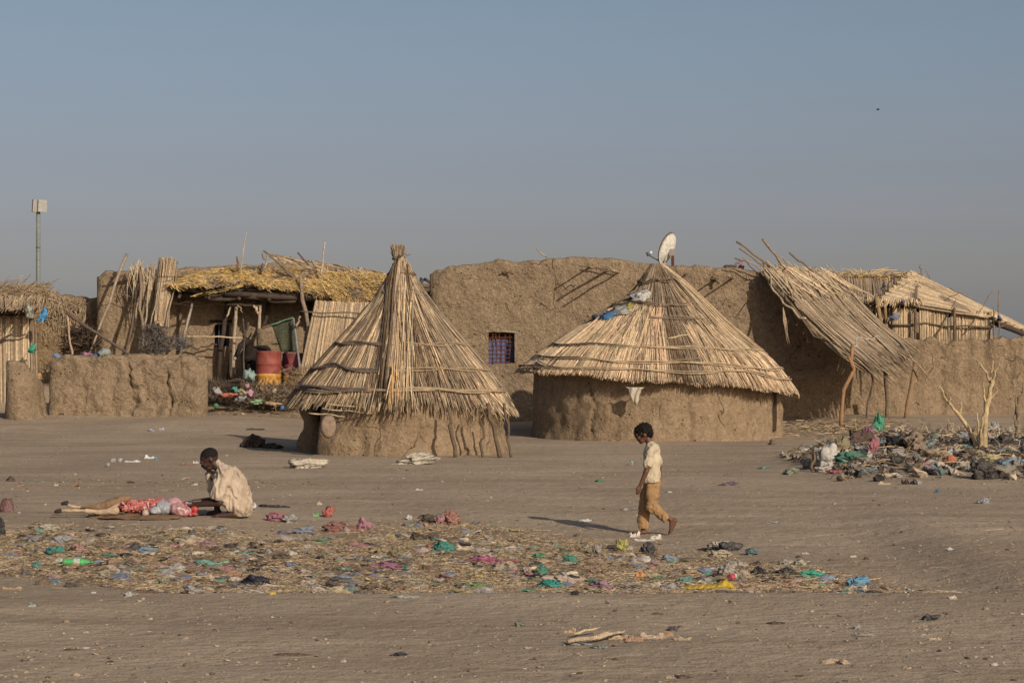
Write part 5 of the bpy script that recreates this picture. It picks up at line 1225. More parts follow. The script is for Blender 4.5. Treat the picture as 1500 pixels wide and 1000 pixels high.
# ------------------------------------------------------------------ the slaughtered animal and its hide
def carcass():
    g = G(190, 757); K = 600.0; root = thing('animal_carcass', g, 'skinned animal opened on its brown hide with pale legs stretched to the left', 'carcass')
    P = lambda zx, zy, y=0: V(((zx-515)/K, y, (568-zy)/K))
    hide = mat_plain('brown_hide', (.19, .12, .07), .85, .35, 7, .2, .01, (.25, .17, .10), .5); pale = mat_plain('pale_hide', (.40, .30, .20), .85, .25, 9, .2, .006, (.22, .15, .09), .5)
    hoof = mat_plain('hoof', (.03, .025, .022), .6); red = meat_mat()
    vs, fs = ico(4); mb = MB(); out = []
    for v in vs:
        k = 1+.45*noise.noise(V((v.x*1.6, v.y*1.6, 3)))+.22*noise.noise(V((v.x*6, v.y*6, 8))); out.append(V((.16+v.x*.62*k, .02+v.y*.42*k, max(-.02, (v.z*.022+.012)*k*(1-.55*min(1, math.hypot(v.x, v.y))**3)+.03*noise.noise(V((v.x*4, v.y*4, 1)))))))
    mb.add(out, fs, None); o = mb.build('hide', hide, root, True); o.matrix_parent_inverse = Matrix()
    b = MB(); capsule(b, P(300, 500, .10), P(470, 480, .22), .05, .09); capsule(b, P(290, 512, .08), P(180, 500, .06), .035, .02); fuse('hide_fold', b, hide, root, .012, 3, .02, 9)
    for (pts, hp, y) in (([(430, 520), (330, 532), (230, 522), (75, 520)], (45, 522), -.12), ([(440, 505), (320, 522), (235, 525), (95, 500)], (62, 478), .12)):
        b = MB(); rad = [.046, .028, .021, .018, .016]; Q = [P(a, c, y) for a, c in pts]
        for i in range(len(Q)-1): capsule(b, Q[i], Q[i+1], rad[i], rad[i+1])
        ell(b, Q[2], (.027, .026, .026)); capsule(b, Q[-1], P(*hp, y), .017, .021); leg = fuse('leg', b, pale, root, .006, 2, .006, 20)
        h = MB(); q = P(*hp, y); capsule(h, q+V((.01, -.014, 0)), q+V((-.035, -.016, -.008)), .026, .02); capsule(h, q+V((.01, .014, 0)), q+V((-.035, .016, -.008)), .026, .02); fuse('hoof', h, hoof, leg, .005, 1)
    b = MB()
    for i in range(26):
        x = R.uniform(435, 750); top = interp([(430, 492), (520, 455), (600, 448), (700, 452), (760, 462)], x); z = R.uniform(top+12, 520); ell(b, P(x, z, R.uniform(-.05, .16)), (R.uniform(.03, .08), R.uniform(.04, .08), R.uniform(.015, .035)), (0, R.uniform(-.5, .5), R.uniform(-.5, .5)))
    ell(b, P(560, 500, .06), (.20, .13, .07)); ell(b, P(680, 495, .1), (.16, .12, .07))
    fuse('meat', b, red, root, .008, 1, .028, 26)
    b = MB()
    for i in range(5): x = lerp(470, 640, i/4)+R.uniform(-14, 14); capsule(b, P(x, 468+R.uniform(-8, 8), .0), P(x+R.uniform(10, 40), 500+R.uniform(-8, 14), -.08), .010, .006)
    fuse('rib', b, mat_plain('fat_white', (.62, .42, .36), .45, .2, 20, .5, .004), root, .006, 1, .006, 30)
    gry = mat_plain('rumen_grey', (.27, .28, .30), .3, .25, 9, .5, .004, (.40, .38, .36), .5); tanm = mat_plain('rumen_tan', (.36, .27, .22), .4, .3, 14, .5, .01, (.45, .2, .17), .6); pnk = mat_plain('pink_membrane', (.40, .22, .22), .35, .3, 7, .6, .004, (.40, .35, .38), .7); rd2 = mat_plain('wet_red', (.34, .045, .04), .3, .3, 14, .6, .004)
    b = MB(); ell(b, P(750, 510, -.02), (.095, .12, .085), (0, .3, 0)); ell(b, P(910, 512, .06), (.07, .1, .065)); ell(b, P(700, 525, -.10), (.06, .07, .05)); fuse('stomach', b, gry, root, .007, 2, .020, 10)
    b = MB()
    for i in range(9): ell(b, P(R.uniform(600, 705), R.uniform(510, 545), R.uniform(-.12, .02)), (R.uniform(.025, .045),)*3)
    fuse('intestine', b, tanm, root, .007, 2, .008, 25)
    b = MB(); ell(b, P(862, 515, -.07), (.105, .11, .083), (0, .15, 0)); ell(b, P(820, 480, .05), (.08, .1, .06)); ell(b, P(905, 530, -.09), (.06, .07, .05)); fuse('stomach', b, pnk, root, .007, 2, .022, 9)
    b = MB(); ell(b, P(966, 512, -.06), (.045, .05, .04)); ell(b, P(960, 545, -.08), (.055, .05, .025)); capsule(b, P(905, 475, -.10), P(940, 552, -.13), .012, .014); capsule(b, P(890, 468, -.06), P(905, 480, -.10), .012, .012); fuse('organ', b, rd2, root, .006, 2, .006, 20)
def meat_mat():
    m, nt, b = newmat('raw_meat'); c = coords(nt); o = mixc(nt, ramp(nt, tn(nt, coords(nt, .7, 1, 1.5, (0, .5, 0)), 13, 5, .7, 2.5), .46, .62), (.32, .04, .035), (.55, .33, .30)); o = mixc(nt, ramp(nt, tn(nt, c, 30, 4, .7), .55, .65), o, (.20, .02, .02))
    nt.links.new(o, b.inputs['Base Color']); b.inputs['Roughness'].default_value = .35; bump(nt, b, tn(nt, c, 30, 4, .7), .015); return m
carcass()

# ------------------------------------------------------------------ donkey under the shade roof
def donkey():
    D = 56.7; p = W(352, 0, D); g = V((p.x, D, gh(p.x, D))); root = thing('donkey', g, 'dark donkey with pale muzzle standing under the straw shade behind a forked stake', 'donkey')
    L = lambda px, py, y=0: W(px, py, D+y)-g
    fur = mat_plain('dark_fur', (.028, .022, .02), .9, .4, 20, .1, .006); pal = mat_plain('pale_muzzle', (.30, .28, .27), .85, .2, 20)
    b = MB(); ax = V((.35, .94, 0))
    ch = L(364, 519); rump = ch+ax*1.0+V((0, 0, .03))
    capsule(b, ch, rump, .19, .21); capsule(b, ch+V((0, 0, -.04)), ch+ax*.5+V((0, 0, -.07)), .19, .2)
    capsule(b, ch+V((0, -.05, .02)), L(361, 499, -.32), .14, .085)      # neck
    capsule(b, L(362, 499, -.32), L(352, 507, -.48), .095, .075); capsule(b, L(353, 506, -.47), L(345, 522, -.60), .07, .045); capsule(b, L(345, 522, -.60), L(344, 525, -.61), .05, .045)
    for dx, k in ((-.1, 0), (.1, 0), (-.1, 1), (.1, 1)):
        a = (ch if k == 0 else rump)+V((dx, 0, -.05)); kn = V((a.x, a.y+(.02 if k else -.03), .42 if k == 0 else .45)); an = V((a.x, a.y+(.10 if k else 0), .10)) ; ft = V((an.x, an.y-.03, .03))
        capsule(b, a, kn, .09 if k else .075, .05); capsule(b, kn, an, .042, .032); capsule(b, an, ft, .035, .045)
    capsule(b, rump+ax*.18+V((0, 0, .05)), rump+ax*.26+V((0, 0, -.35)), .03, .015); capsule(b, rump+ax*.26+V((0, 0, -.35)), rump+ax*.26+V((0, 0, -.55)), .03, .045)
    o = fuse('body', b, fur, root, .016, 3)
    for px, dx in ((358, -.04), (365, .04)):
        e = MB(); q = L(362, 497, -.36)+V((dx, 0, .03)); t = L(356 if dx < 0 else 369, 487, -.38); Q = [q, lerp(q, t, .4), lerp(q, t, .75), t]; e.tube(Q, [.028, .048, .035, .006], 8, None, True, .35); e.build('ear', fur, root, True).matrix_parent_inverse = Matrix()
    mz = MB(); ell(mz, L(344.5, 525, -.64), (.05, .04, .045)); fuse('muzzle', mz, pal, root, .01, 2)
    for dx in (-.07, .05):
        e = MB(); ell(e, L(355, 503, -.5)+V((dx, -.02, 0)), (.014, .014, .014)); e.build('eye', eye_b, root, True).matrix_parent_inverse = Matrix()
donkey()

# far bird
b = MB(); p = W(1286, 161, 120); b.tube([p+V((-.08, 0, 0)), p, p+V((.08, 0, .01))], [.015, .03, .015], 6, (.03, .03, .03)); b.add([p+V(q) for q in ((-.05, 0, .02), (.06, 0, .02), (.04, -.16, .05), (-.03, -.16, .05), (.06, .16, .06), (-.05, .16, .06))], [(0, 1, 2, 3), (0, 1, 4, 5)], (.03, .03, .03))
tag(b.build('bird', M['wood']), 'tiny dark bird high in the sky at the upper right', 'bird')

# ------------------------------------------------------------------ named waste. px, py(base), w, h in photograph pixels
TEAL = (.04, .25, .21); GRN = (.05, .30, .17); BLK = (.018, .018, .022); WHT = (.50, .49, .46); PNK = (.36, .15, .21); LGY = (.30, .30, .30); BLU = (.09, .24, .40); SAND = (.34, .26, .17); NAVY = (.022, .026, .045)
def item(px, py, w, h, col, name, label, mat='plastic', dep=.7, rag=.6, level=3, group=None, lift=0):
    p = G(px, py-h*.12); s = scl(p.y); p.z += lift; rag = min(rag, .28) if h > .7*w and h > 16 else rag; level = 4 if w > 16 or h > 14 else level
    return crumple(name, label, name.replace('_', ' '), p, w/s, h/s*1.12, max(w/s*dep, .05), col, mat, R.randint(0, 9999), False, group, rag, level)
PB = 'plastic_bag'
items = [
 # strip, left part
 (80, 815, 28, 13, TEAL, PB, 'dark teal bag at the left end of the waste strip'), (117, 811, 30, 13, (.36, .22, .19), PB, 'pale pinkish bag touching the dark teal bag at the left'),
 (52, 837, 17, 14, (.10, .24, .20), PB, 'round grey green bag left of the green bottle'), (88, 800, 34, 15, LGY, PB, 'grey translucent bag behind the dark teal bag'), (72, 778, 34, 10, (.42, .40, .33), 'cloth', 'creamy crumpled cloth on bare ground near the upper left of the waste strip'),
 (50, 793, 26, 8, LGY, PB, 'flat grey bag below the creamy cloth'), (60, 812, 20, 8, (.36, .35, .32), PB, 'small whitish bag left of the dark teal bag'), (35, 824, 16, 6, (.34, .27, .24), PB, 'small dusty pink scrap at the left edge of the waste strip'),
 (197, 810, 18, 14, (.07, .07, .08), PB, 'upright dark grey piece behind the tan card'), (213, 812, 24, 12, (.16, .26, .34), PB, 'grey blue bag with dark mouth beside the tan card'), (180, 816, 44, 12, (.32, .20, .11), 'card', 'long tan brown card in the left part of the waste strip'), (208, 821, 40, 8, (.27, .17, .095), 'card', 'darker brown card strip below the tan card'),
 (160, 828, 14, 10, (.34, .17, .14), PB, 'small reddish bag between the green bottle and the tan card'), (190, 829, 18, 8, (.10, .09, .09), PB, 'charcoal bag under the brown card strip'), (38, 842, 24, 6, (.2, .2, .2), PB, 'thin grey sheet near the left edge'),
 (184, 845, 16, 12, BLU, 'packet', 'small blue and white packet left of the white bags'), (172, 840, 10, 8, (.45, .42, .38), PB, 'tiny off white scrap left of the blue packet'), (240, 845, 24, 9, (.30, .33, .34), PB, 'thin grey bag beside the blue packet'), (258, 838, 32, 12, (.42, .41, .38), PB, 'milky white bag just left of the aqua bag'),
 (301, 833, 46, 13, (.18, .38, .33), PB, 'large pale aqua bag in the left of the waste strip'), (278, 800, 52, 15, (.40, .34, .25), 'cloth', 'cream cloth with purplish end above the dark soil patch'), (303, 804, 34, 12, (.28, .17, .18), 'cloth', 'dull purple cloth at the end of the cream cloth'), (282, 787, 14, 12, (.10, .11, .12), PB, 'dark folded scrap above the cream cloth'),
 (306, 782, 18, 5, (.36, .36, .33), PB, 'pale flat bag right of the dark folded scrap'), (337, 806, 20, 10, (.07, .06, .055), 'cloth', 'dark brown rag at the left of the faded green bag'), (354, 814, 28, 8, (.13, .24, .20), PB, 'faded green bag right of the dark brown rag'), (372, 814, 22, 5, (.26, .07, .05), 'card', 'dark red card strip beside the faded green bag'),
 (376, 862, 46, 17, NAVY, 'cloth', 'navy blue cloth crumpled at the lower edge of the waste strip'), (277, 851, 28, 4, (.36, .10, .03), 'card', 'thin orange brown strip above the navy cloth'), (310, 848, 12, 5, (.58, .57, .54), 'card', 'small white card above the thin orange brown strip'), (352, 838, 22, 8, (.32, .29, .27), PB, 'greyish scrap right of the aqua bag'),
 (283, 870, 26, 12, (.36, .34, .32), PB, 'pale bag at the lower edge left of the navy cloth'), (216, 869, 30, 7, (.13, .075, .06), 'card', 'dark brown peel at the lower edge of the waste strip left'), (190, 874, 14, 10, (.45, .44, .43), PB, 'whitish bag at the lower left corner of the straw'), (82, 853, 18, 5, (.13, .24, .28), PB, 'small grey blue tray at the lower left'),
 (105, 860, 22, 7, (.08, .07, .065), PB, 'black scrap below the green bottle'), (62, 857, 20, 9, (.14, .10, .07), 'clod', 'brown clod at the lower left edge of the straw'), (18, 864, 28, 6, (.40, .27, .15), 'card', 'flat tan card at the far lower left'), (48, 887, 16, 4, (.17, .27, .2), PB, 'thin greenish scrap on the track at the lower left'), (47, 889, 10, 5, (.42, .42, .42), 'card', 'tiny white scrap on the track at the lower left'),
 (10, 752, 22, 20, (.12, .055, .055), 'offal', 'dark reddish offal cut by the left edge above the cowrie white scrap'), (2, 790, 14, 26, (.03, .03, .035), PB, 'shiny black bag cut by the left edge'),
 (340, 787, 13, 8, (.44, .42, .38), PB, 'small off white puff above the purplish cloth'),
 # strip, middle
 (370, 745, 10, 10, (.62, .55, .53), 'packet', 'white and red packet beside the squatting person'), (405, 765, 34, 13, PNK, PB, 'pink bag right of the squatting person'), (424, 767, 24, 12, (.36, .35, .33), PB, 'grey white bag touching the pink bag on its right'), (408, 753, 22, 5, (.38, .15, .10), 'card', 'flat reddish card above the pink bag'),
 (403, 743, 44, 4, (.025, .025, .03), 'cord', 'black twisted cord on the ground right of the squatting person'), (481, 759, 18, 16, (.46, .13, .10), PB, 'round red net bag in the upper middle'), (463, 757, 9, 8, (.12, .42, .15), 'packet', 'tiny green and white packet left of the red net bag'), (468, 740, 7, 8, (.52, .42, .30), 'card', 'tiny pale shred above the red net bag'),
 (496, 780, 44, 14, (.27, .12, .11), PB, 'dull red net sack lying beside the pink bulge'), (532, 780, 20, 18, (.42, .20, .25), PB, 'pink bulge at the right end of the dull red sack'), (447, 783, 34, 10, (.24, .27, .34), PB, 'blue grey bag in the upper middle of the waste strip'), (417, 783, 22, 7, (.21, .19, .26), PB, 'lilac grey scrap left of the blue grey bag'),
 (469, 796, 32, 7, (.09, .22, .16), PB, 'flattened dark green bag below the blue grey bag'), (392, 812, 12, 8, (.36, .36, .36), PB, 'small grey puff right of the dark red card strip'), (471, 813, 12, 5, (.05, .17, .09), PB, 'small bottle green scrap, lower of two'), (477, 815, 14, 5, (.05, .19, .10), PB, 'slightly longer bottle green scrap below the middle'),
 (496, 821, 16, 6, (.36, .36, .38), PB, 'pale grey flake right of the bottle green scraps'), (461, 828, 14, 6, (.55, .46, .20), 'card', 'small yellowish wrapper left of the violet scrap'), (477, 831, 22, 6, (.22, .15, .22), PB, 'violet and blue scrap right of the yellowish wrapper'), (425, 834, 10, 5, (.14, .28, .42), PB, 'tiny sky blue scrap in the middle left straw'),
 (410, 820, 24, 9, (.06, .05, .045), 'cloth', 'black rag in the dark soil patch'), (560, 815, 22, 12, (.30, .24, .15), PB, 'tan bag with dark mouth in the middle of the strip'), (580, 816, 22, 11, (.25, .22, .13), PB, 'olive bag right of the tan bag with dark mouth'), (618, 814, 20, 12, (.42, .36, .32), PB, 'milky bag left of the big teal bag'),
 (625, 823, 34, 9, (.31, .26, .17), 'card', 'khaki folded card below the milky bag'), (648, 811, 32, 16, TEAL, PB, 'big teal bag near the centre of the waste strip'), (630, 808, 12, 10, (.33, .14, .13), PB, 'reddish scrap touching the big teal bag'), (568, 833, 46, 10, (.34, .14, .24), PB, 'magenta pink sheet low in the middle left'), (595, 836, 7, 9, (.03, .25, .28), PB, 'thin upright teal scrap beside the magenta sheet'),
 (548, 793, 30, 7, (.40, .36, .32), PB, 'faded whitish bag above the tan bag'), (556, 790, 16, 5, (.2, .36, .28), PB, 'mint green flake in the upper middle'), (581, 795, 12, 4, (.16, .33, .27), PB, 'small mint flake above the olive bag'), (508, 782, 14, 9, (.42, .37, .31), PB, 'small off white rag under the dull red sack'), (612, 793, 26, 12, (.07, .055, .045), 'cloth', 'black spiky rag above the milky bag'),
 (598, 762, 15, 8, (.60, .60, .58), PB, 'bright white crumpled bag at the top middle of the strip'), (604, 770, 34, 4, (.22, .33, .30), PB, 'thin pale green strip below the bright white bag'), (628, 767, 40, 13, (.10, .08, .065), 'cloth', 'blackish rag left of the rusty pink heap'), (643, 771, 16, 17, (.38, .2, .21), PB, 'dusty rose bag at the left of the rusty pink heap'), (661, 770, 30, 20, (.32, .16, .13), 'cloth', 'rusty pink cloth heap at the top middle of the strip'), (643, 755, 7, 5, (.04, .34, .24), PB, 'tiny turquoise scrap on top of the dusty rose bag'),
 (686, 789, 9, 7, (.56, .52, .36), 'cup', 'small cream cup above the torn white paper', ), (682, 806, 28, 11, (.44, .38, .31), 'paper', 'torn white paper right of the big teal bag'), (706, 806, 18, 6, (.46, .42, .36), 'paper', 'smaller torn paper right of the torn white paper'), (714, 828, 58, 12, (.48, .15, .26), PB, 'long hot pink sheet in the middle right'), (722, 817, 22, 5, (.20, .32, .42), PB, 'pale blue scrap along the top of the hot pink sheet'),
 (745, 825, 36, 6, (.42, .15, .23), PB, 'thin pink tail right of the hot pink sheet'), (700, 851, 22, 10, (.48, .38, .12), PB, 'mustard yellow bag above the light green sheet'), (697, 863, 60, 9, (.18, .32, .13), PB, 'flat light green sheet at the lower edge of the middle'), (641, 855, 28, 8, (.40, .36, .30), PB, 'clear plastic bottle like sheath at the lower middle'), (620, 854, 20, 8, (.50, .46, .40), 'card', 'cream card beside the clear sheath at the lower middle'),
 (595, 845, 12, 7, (.66, .64, .58), 'card', 'white carton flap in the lower middle'), (584, 841, 18, 8, (.05, .045, .045), 'card', 'dark carton joined to the white flap'), (625, 838, 20, 9, (.13, .085, .055), 'cloth', 'dark brown leaf like scrap in the lower middle'), (586, 855, 16, 5, (.05, .24, .18), PB, 'small dark teal scrap left of the cream card'), (578, 862, 20, 5, (.18, .26, .36), PB, 'blue grey flake at the lower middle edge'), (535, 862, 14, 4, (.25, .42, .18), PB, 'small lime scrap at the lower middle edge'),
 (400, 871, 8, 5, (.62, .46, .05), 'card', 'tiny bright yellow scrap at the lower edge right of the navy cloth'), (480, 847, 30, 8, (.35, .30, .25), PB, 'pale grey sheet above the lower edge of the middle left'), (450, 862, 24, 6, (.32, .31, .28), PB, 'dull grey flake at the lower edge right of the navy cloth'), (517, 847, 14, 6, (.1, .08, .07), 'clod', 'dark clod low in the middle left'),
 (596, 876, 42, 5, (.44, .44, .38), PB, 'flat pale sheet on the track just below the strip'), (730, 838, 26, 14, (.36, .31, .25), PB, 'greyish creased bag under the hot pink sheet'), (752, 836, 14, 8, (.42, .3, .33), PB, 'small lilac ring of plastic right of the hot pink sheet'),
 # strip, right
 (788, 820, 22, 10, GRN, PB, 'green bag left of the other green bags near the standing foot'), (836, 827, 26, 14, (.05, .28, .20), PB, 'emerald bag with a raised tail below the child'), (792, 845, 20, 16, (.04, .27, .19), PB, 'emerald bag beside the black bag mouth'), (783, 833, 20, 10, BLK, PB, 'black bag mouth above the emerald bag'), (772, 842, 22, 12, (.40, .35, .29), PB, 'pale wrinkled bag left of the emerald bag'),
 (806, 865, 46, 15, (.03, .32, .27), PB, 'large turquoise bag at the lower edge of the strip'), (828, 858, 52, 14, (.44, .36, .29), 'cloth', 'cream frilled cloth behind the turquoise bag'), (842, 872, 16, 8, BLK, PB, 'small black scrap on the track edge beside the turquoise bag'), (858, 866, 24, 7, (.40, .36, .18), PB, 'pale yellow flattened bag right of the black scrap'), (884, 866, 42, 14, (.36, .22, .27), PB, 'mauve bag at the lower edge of the strip'),
 (876, 817, 14, 20, (.34, .29, .26), PB, 'upright greyish bag left of the yellow bag under the child'), (912, 812, 20, 20, (.42, .39, .12), PB, 'mustard green bag standing below the standing foot'), (868, 796, 12, 4, (.5, .3, .08), 'card', 'thin orange wrapper below and left of the child'), (897, 820, 16, 4, (.44, .40, .46), 'paper', 'white and lilac paper below the mustard green bag'), (858, 808, 22, 9, (.34, .31, .24), PB, 'greyish green bag left of the upright greyish bag'),
 (950, 815, 24, 18, (.05, .05, .06), PB, 'dark grey bag left of the brown clod'), (962, 813, 17, 11, (.19, .14, .10), 'clod', 'big brown clod right of the dark grey bag'), (930, 788, 14, 13, (.56, .51, .42), 'paper', 'pointed white paper at the standing foot'), (961, 791, 16, 11, (.52, .48, .40), 'paper', 'pointed white paper just right of the standing foot'), (944, 792, 30, 4, (.58, .54, .48), 'paper', 'thin white paper strip between the two pointed papers'),
 (938, 850, 17, 15, (.62, .24, .06), 'carton', 'bright orange carton in the lower middle right'), (936, 840, 16, 8, (.33, .27, .24), PB, 'pale bag behind the bright orange carton'), (899, 841, 12, 6, (.56, .54, .50), 'card', 'small white card left of the bright orange carton'), (978, 822, 24, 9, (.26, .36, .42), PB, 'pale blue and white bag in the right half of the strip'), (928, 824, 18, 6, (.42, .4, .4), PB, 'pale grey scrap above the bright orange carton'),
 (964, 854, 24, 10, (.07, .18, .06), PB, 'dark green flat bag right of the orange carton'), (980, 856, 26, 9, (.25, .24, .25), PB, 'grey bag between the dark green bag and the sea green bag'), (1003, 857, 30, 12, (.12, .28, .26), PB, 'sea green bag above the bright yellow sack'), (978, 868, 28, 13, (.33, .32, .33), PB, 'light grey pointed bag left of the bright yellow sack'), (1034, 855, 20, 9, (.4, .38, .38), PB, 'whitish bag above the middle of the yellow sack'),
 (1052, 806, 30, 14, (.46, .40, .33), PB, 'whitish bag at the top right cluster of the strip'), (1066, 808, 34, 13, (.06, .06, .07), PB, 'dark grey bag in the top right cluster of the strip'), (1056, 817, 42, 11, (.42, .35, .26), 'cloth', 'cream shredded cloth below the dark grey bag of the top right cluster'), (1100, 814, 20, 10, (.11, .19, .20), PB, 'slate teal bag right of the top right cluster'), (1036, 808, 24, 6, (.03, .025, .025), PB, 'thin black scrap left of the top right cluster'),
 (1082, 832, 30, 10, (.44, .42, .36), PB, 'pale fluffy bag pair, left one of two right of centre'), (1106, 830, 24, 7, (.07, .06, .055), PB, 'blackish scrap above the pair of pale bags'), (1150, 828, 20, 9, (.42, .38, .33), PB, 'pale bag left of the larger pale bag at right'), (1174, 828, 24, 9, (.45, .42, .33), PB, 'larger pale bag at the upper right of the strip'), (1066, 845, 26, 17, (.45, .41, .36), PB, 'whitish bag behind the red and cream can'), (1056, 844, 12, 12, (.38, .36, .33), PB, 'small translucent bag left of the whitish bag'),
 (1088, 850, 24, 14, (.42, .34, .26), PB, 'cream plastic heap right of the red and cream can'), (1112, 846, 26, 14, BLK, PB, 'black bag left of the tiny striped scraps, upper piece'), (1126, 857, 26, 10, (.015, .014, .015), PB, 'black flat bag joined below the black bag'), (1150, 845, 30, 12, (.04, .038, .04), PB, 'charcoal bag left of the bright green bag'), (1192, 849, 36, 13, (.05, .36, .24), PB, 'bright green bag at the right end of the strip'), (1191, 862, 36, 7, (.50, .42, .22), PB, 'pale yellow sheet below the bright green bag'),
 (1254, 860, 34, 15, (.13, .33, .50), PB, 'sky blue bag at the right end of the strip'), (1243, 865, 26, 7, (.46, .42, .36), PB, 'cream sheet under the left of the sky blue bag'), (1262, 865, 18, 8, (.44, .40, .34), 'paper', 'creased paper under the right of the sky blue bag'), (1223, 849, 10, 4, (.56, .54, .50), 'paper', 'small white paper left of the sky blue bag'), (1219, 841, 14, 3, (.05, .05, .06), 'card', 'thin dark strip right of the bright green bag'), (1277, 862, 14, 5, (.10, .09, .07), 'clod', 'dark clod right of the sky blue bag'),
 (1131, 866, 16, 5, (.06, .06, .07), PB, 'dark flake at the lower edge left of the striped scraps'), (1161, 867, 26, 5, (.05, .05, .055), PB, 'dark flake at the lower edge below the striped scraps'), (1332, 866, 14, 6, (.42, .42, .42), PB, 'whitish flake at the far right end of the strip'), (1269, 820, 8, 5, (.06, .04, .035), 'clod', 'round dark clod on bare ground above the sky blue bag'), (1217, 822, 9, 4, (.10, .07, .055), 'clod', 'small dark clod right of the larger pale bag'), (1170, 817, 12, 4, (.08, .06, .05), 'clod', 'small dark clod above the larger pale bag'), (1180, 812, 9, 5, (.5, .42, .36), 'paper', 'small cream paper above the larger pale bag'), (1250, 816, 9, 4, (.56, .52, .46), 'paper', 'small cream paper left of the round dark clod'),
 (760, 804, 22, 5, (.34, .35, .36), PB, 'thin grey bag at the left of the strip right half'), (844, 786, 11, 5, (.06, .045, .035), 'clod', 'small dark clod left of the child on the straw edge'),
 # middle ground
 (446, 687, 56, 13, (.52, .47, .38), 'cloth', 'pale cloth lying in front of the left end of the front hut'), (604, 681, 70, 14, (.50, .46, .38), 'cloth', 'crumpled whitish cloth lying in front of the front hut'), (371, 657, 34, 16, (.022, .016, .013), 'rubble', 'dark lump of rubble left of the front hut'), (398, 658, 30, 8, (.022, .016, .013), 'rubble', 'low dark rubble touching the front hut base'), (374, 630, 26, 4, (.04, .036, .034), 'card', 'flat black piece on bare ground left of the front hut'),
 (165, 677, 8, 6, (.46, .48, .50), PB, 'small bluish white puff at the left of the faint waste patch'), (176, 677, 10, 6, (.50, .50, .50), PB, 'small white puff in the faint waste patch'), (158, 685, 7, 8, (.38, .38, .36), PB, 'greyish puff below the bluish white puff'), (194, 677, 22, 5, (.52, .52, .5), 'paper', 'slanting white paper in the faint waste patch'), (219, 672, 14, 6, (.6, .6, .6), 'paper', 'white paper with a blue tip in the faint waste patch'), (228, 673, 6, 4, (.1, .36, .55), PB, 'tiny blue scrap at the tip of the white paper'),
 (275, 682, 22, 8, (.20, .12, .09), 'card', 'brown crumpled card left of the squatting person head'), (287, 679, 8, 5, (.5, .48, .48), 'paper', 'small white paper left of the squatting person head'), (16, 706, 14, 8, (.05, .045, .04), 'clod', 'small dark spiky clod far left on the bare ground'), (82, 712, 6, 6, (.42, .38, .33), 'paper', 'tiny pale scrap above the hooves'), (221, 632, 12, 4, (.42, .44, .48), PB, 'pale bluish flake on bare ground below the low wall'), (237, 630, 8, 4, (.5, .5, .56), PB, 'tiny white flake right of the pale bluish flake'),
 (1068, 711, 34, 5, (.20, .12, .18), PB, 'flat purple and green scrap on the ground left of the rubbish heap'), (1120, 687, 20, 4, (.14, .30, .27), PB, 'thin mint strip left of the rubbish heap'), (878, 706, 14, 4, (.05, .30, .19), PB, 'small green scrap on the bare ground left of the child'), (856, 764, 20, 7, (.50, .50, .50), 'paper', 'small white scrap on the ground at the tip of the child shadow'), (915, 747, 14, 4, (.42, .45, .45), PB, 'pale flake left of the child knees'), (925, 682, 8, 8, (.3, .35, .33), PB, 'small grey green puff left of the child arm'),
 (614, 718, 10, 3, (.5, .5, .5), 'paper', 'thin white shred on bare ground in the middle'), (1132, 652, 12, 8, (.13, .095, .065), 'clod', 'round brown clod at the foot of the wide hut right end'), (1130, 767, 22, 4, (.40, .40, .38), PB, 'thin pale shred right of the walking child'), (1442, 738, 20, 8, (.36, .37, .39), PB, 'grey white bag on bare ground at the right'), (1374, 722, 9, 5, (.06, .2, .32), PB, 'tiny blue scrap on the slope below the rubbish heap'), (1392, 806, 9, 5, (.5, .5, .5), 'paper', 'tiny white scrap on bare ground at the right'), (1396, 878, 11, 8, (.50, .42, .32), 'paper', 'pale shred on the track at the right'),
 (766, 617, 8, 8, (.6, .6, .6), PB, 'small white scrap in the shade between the two huts'), (980, 722, 10, 3, (.45, .45, .42), PB, 'thin pale shred right of the child back'),
 # heap pieces that stand out
 (1212, 690, 38, 33, (.50, .48, .44), 'sack', 'big white sack standing at the left end of the rubbish heap'), (1232, 672, 26, 28, (.24, .21, .12), 'sack', 'olive brown sack behind the big white sack'), (1208, 692, 30, 9, (.55, .52, .46), PB, 'flat white plastic at the foot of the big white sack'), (1252, 683, 42, 20, (.05, .20, .14), PB, 'dark green sheet right of the big white sack'), (1234, 688, 20, 10, (.03, .10, .08), PB, 'very dark green bag under the olive brown sack'),
 (1287, 646, 22, 34, (.04, .30, .18), PB, 'upright bright green sail like bag on the heap'), (1272, 652, 24, 24, (.34, .15, .24), PB, 'pink violet bag left of the upright green bag'), (1278, 672, 14, 26, (.38, .13, .16), PB, 'rosy red strip of plastic hanging below the pink violet bag'), (1296, 650, 12, 16, BLK, PB, 'small black bag right of the upright green bag'), (1261, 660, 40, 26, (.10, .065, .06), 'cloth', 'dark brown tangled cloth in the left half of the heap'),
 (1312, 652, 24, 12, (.12, .27, .29), PB, 'grey teal bag right of the small black bag'), (1296, 662, 26, 16, (.26, .31, .32), PB, 'pale grey blue bag below the grey teal bag'), (1330, 645, 18, 14, (.36, .30, .26), 'cloth', 'pale pinkish cloth at the crest of the heap'), (1324, 664, 54, 24, (.04, .038, .045), PB, 'long black sheet slanting across the middle of the heap'), (1342, 668, 36, 28, (.25, .19, .14), 'cloth', 'brown grey rag mass right of the long black sheet'), (1372, 648, 16, 12, (.30, .42, .20), PB, 'pale yellow green bag at the crest of the heap'), (1368, 656, 14, 18, (.16, .19, .19), PB, 'dark grey green bag below the pale yellow green bag'),
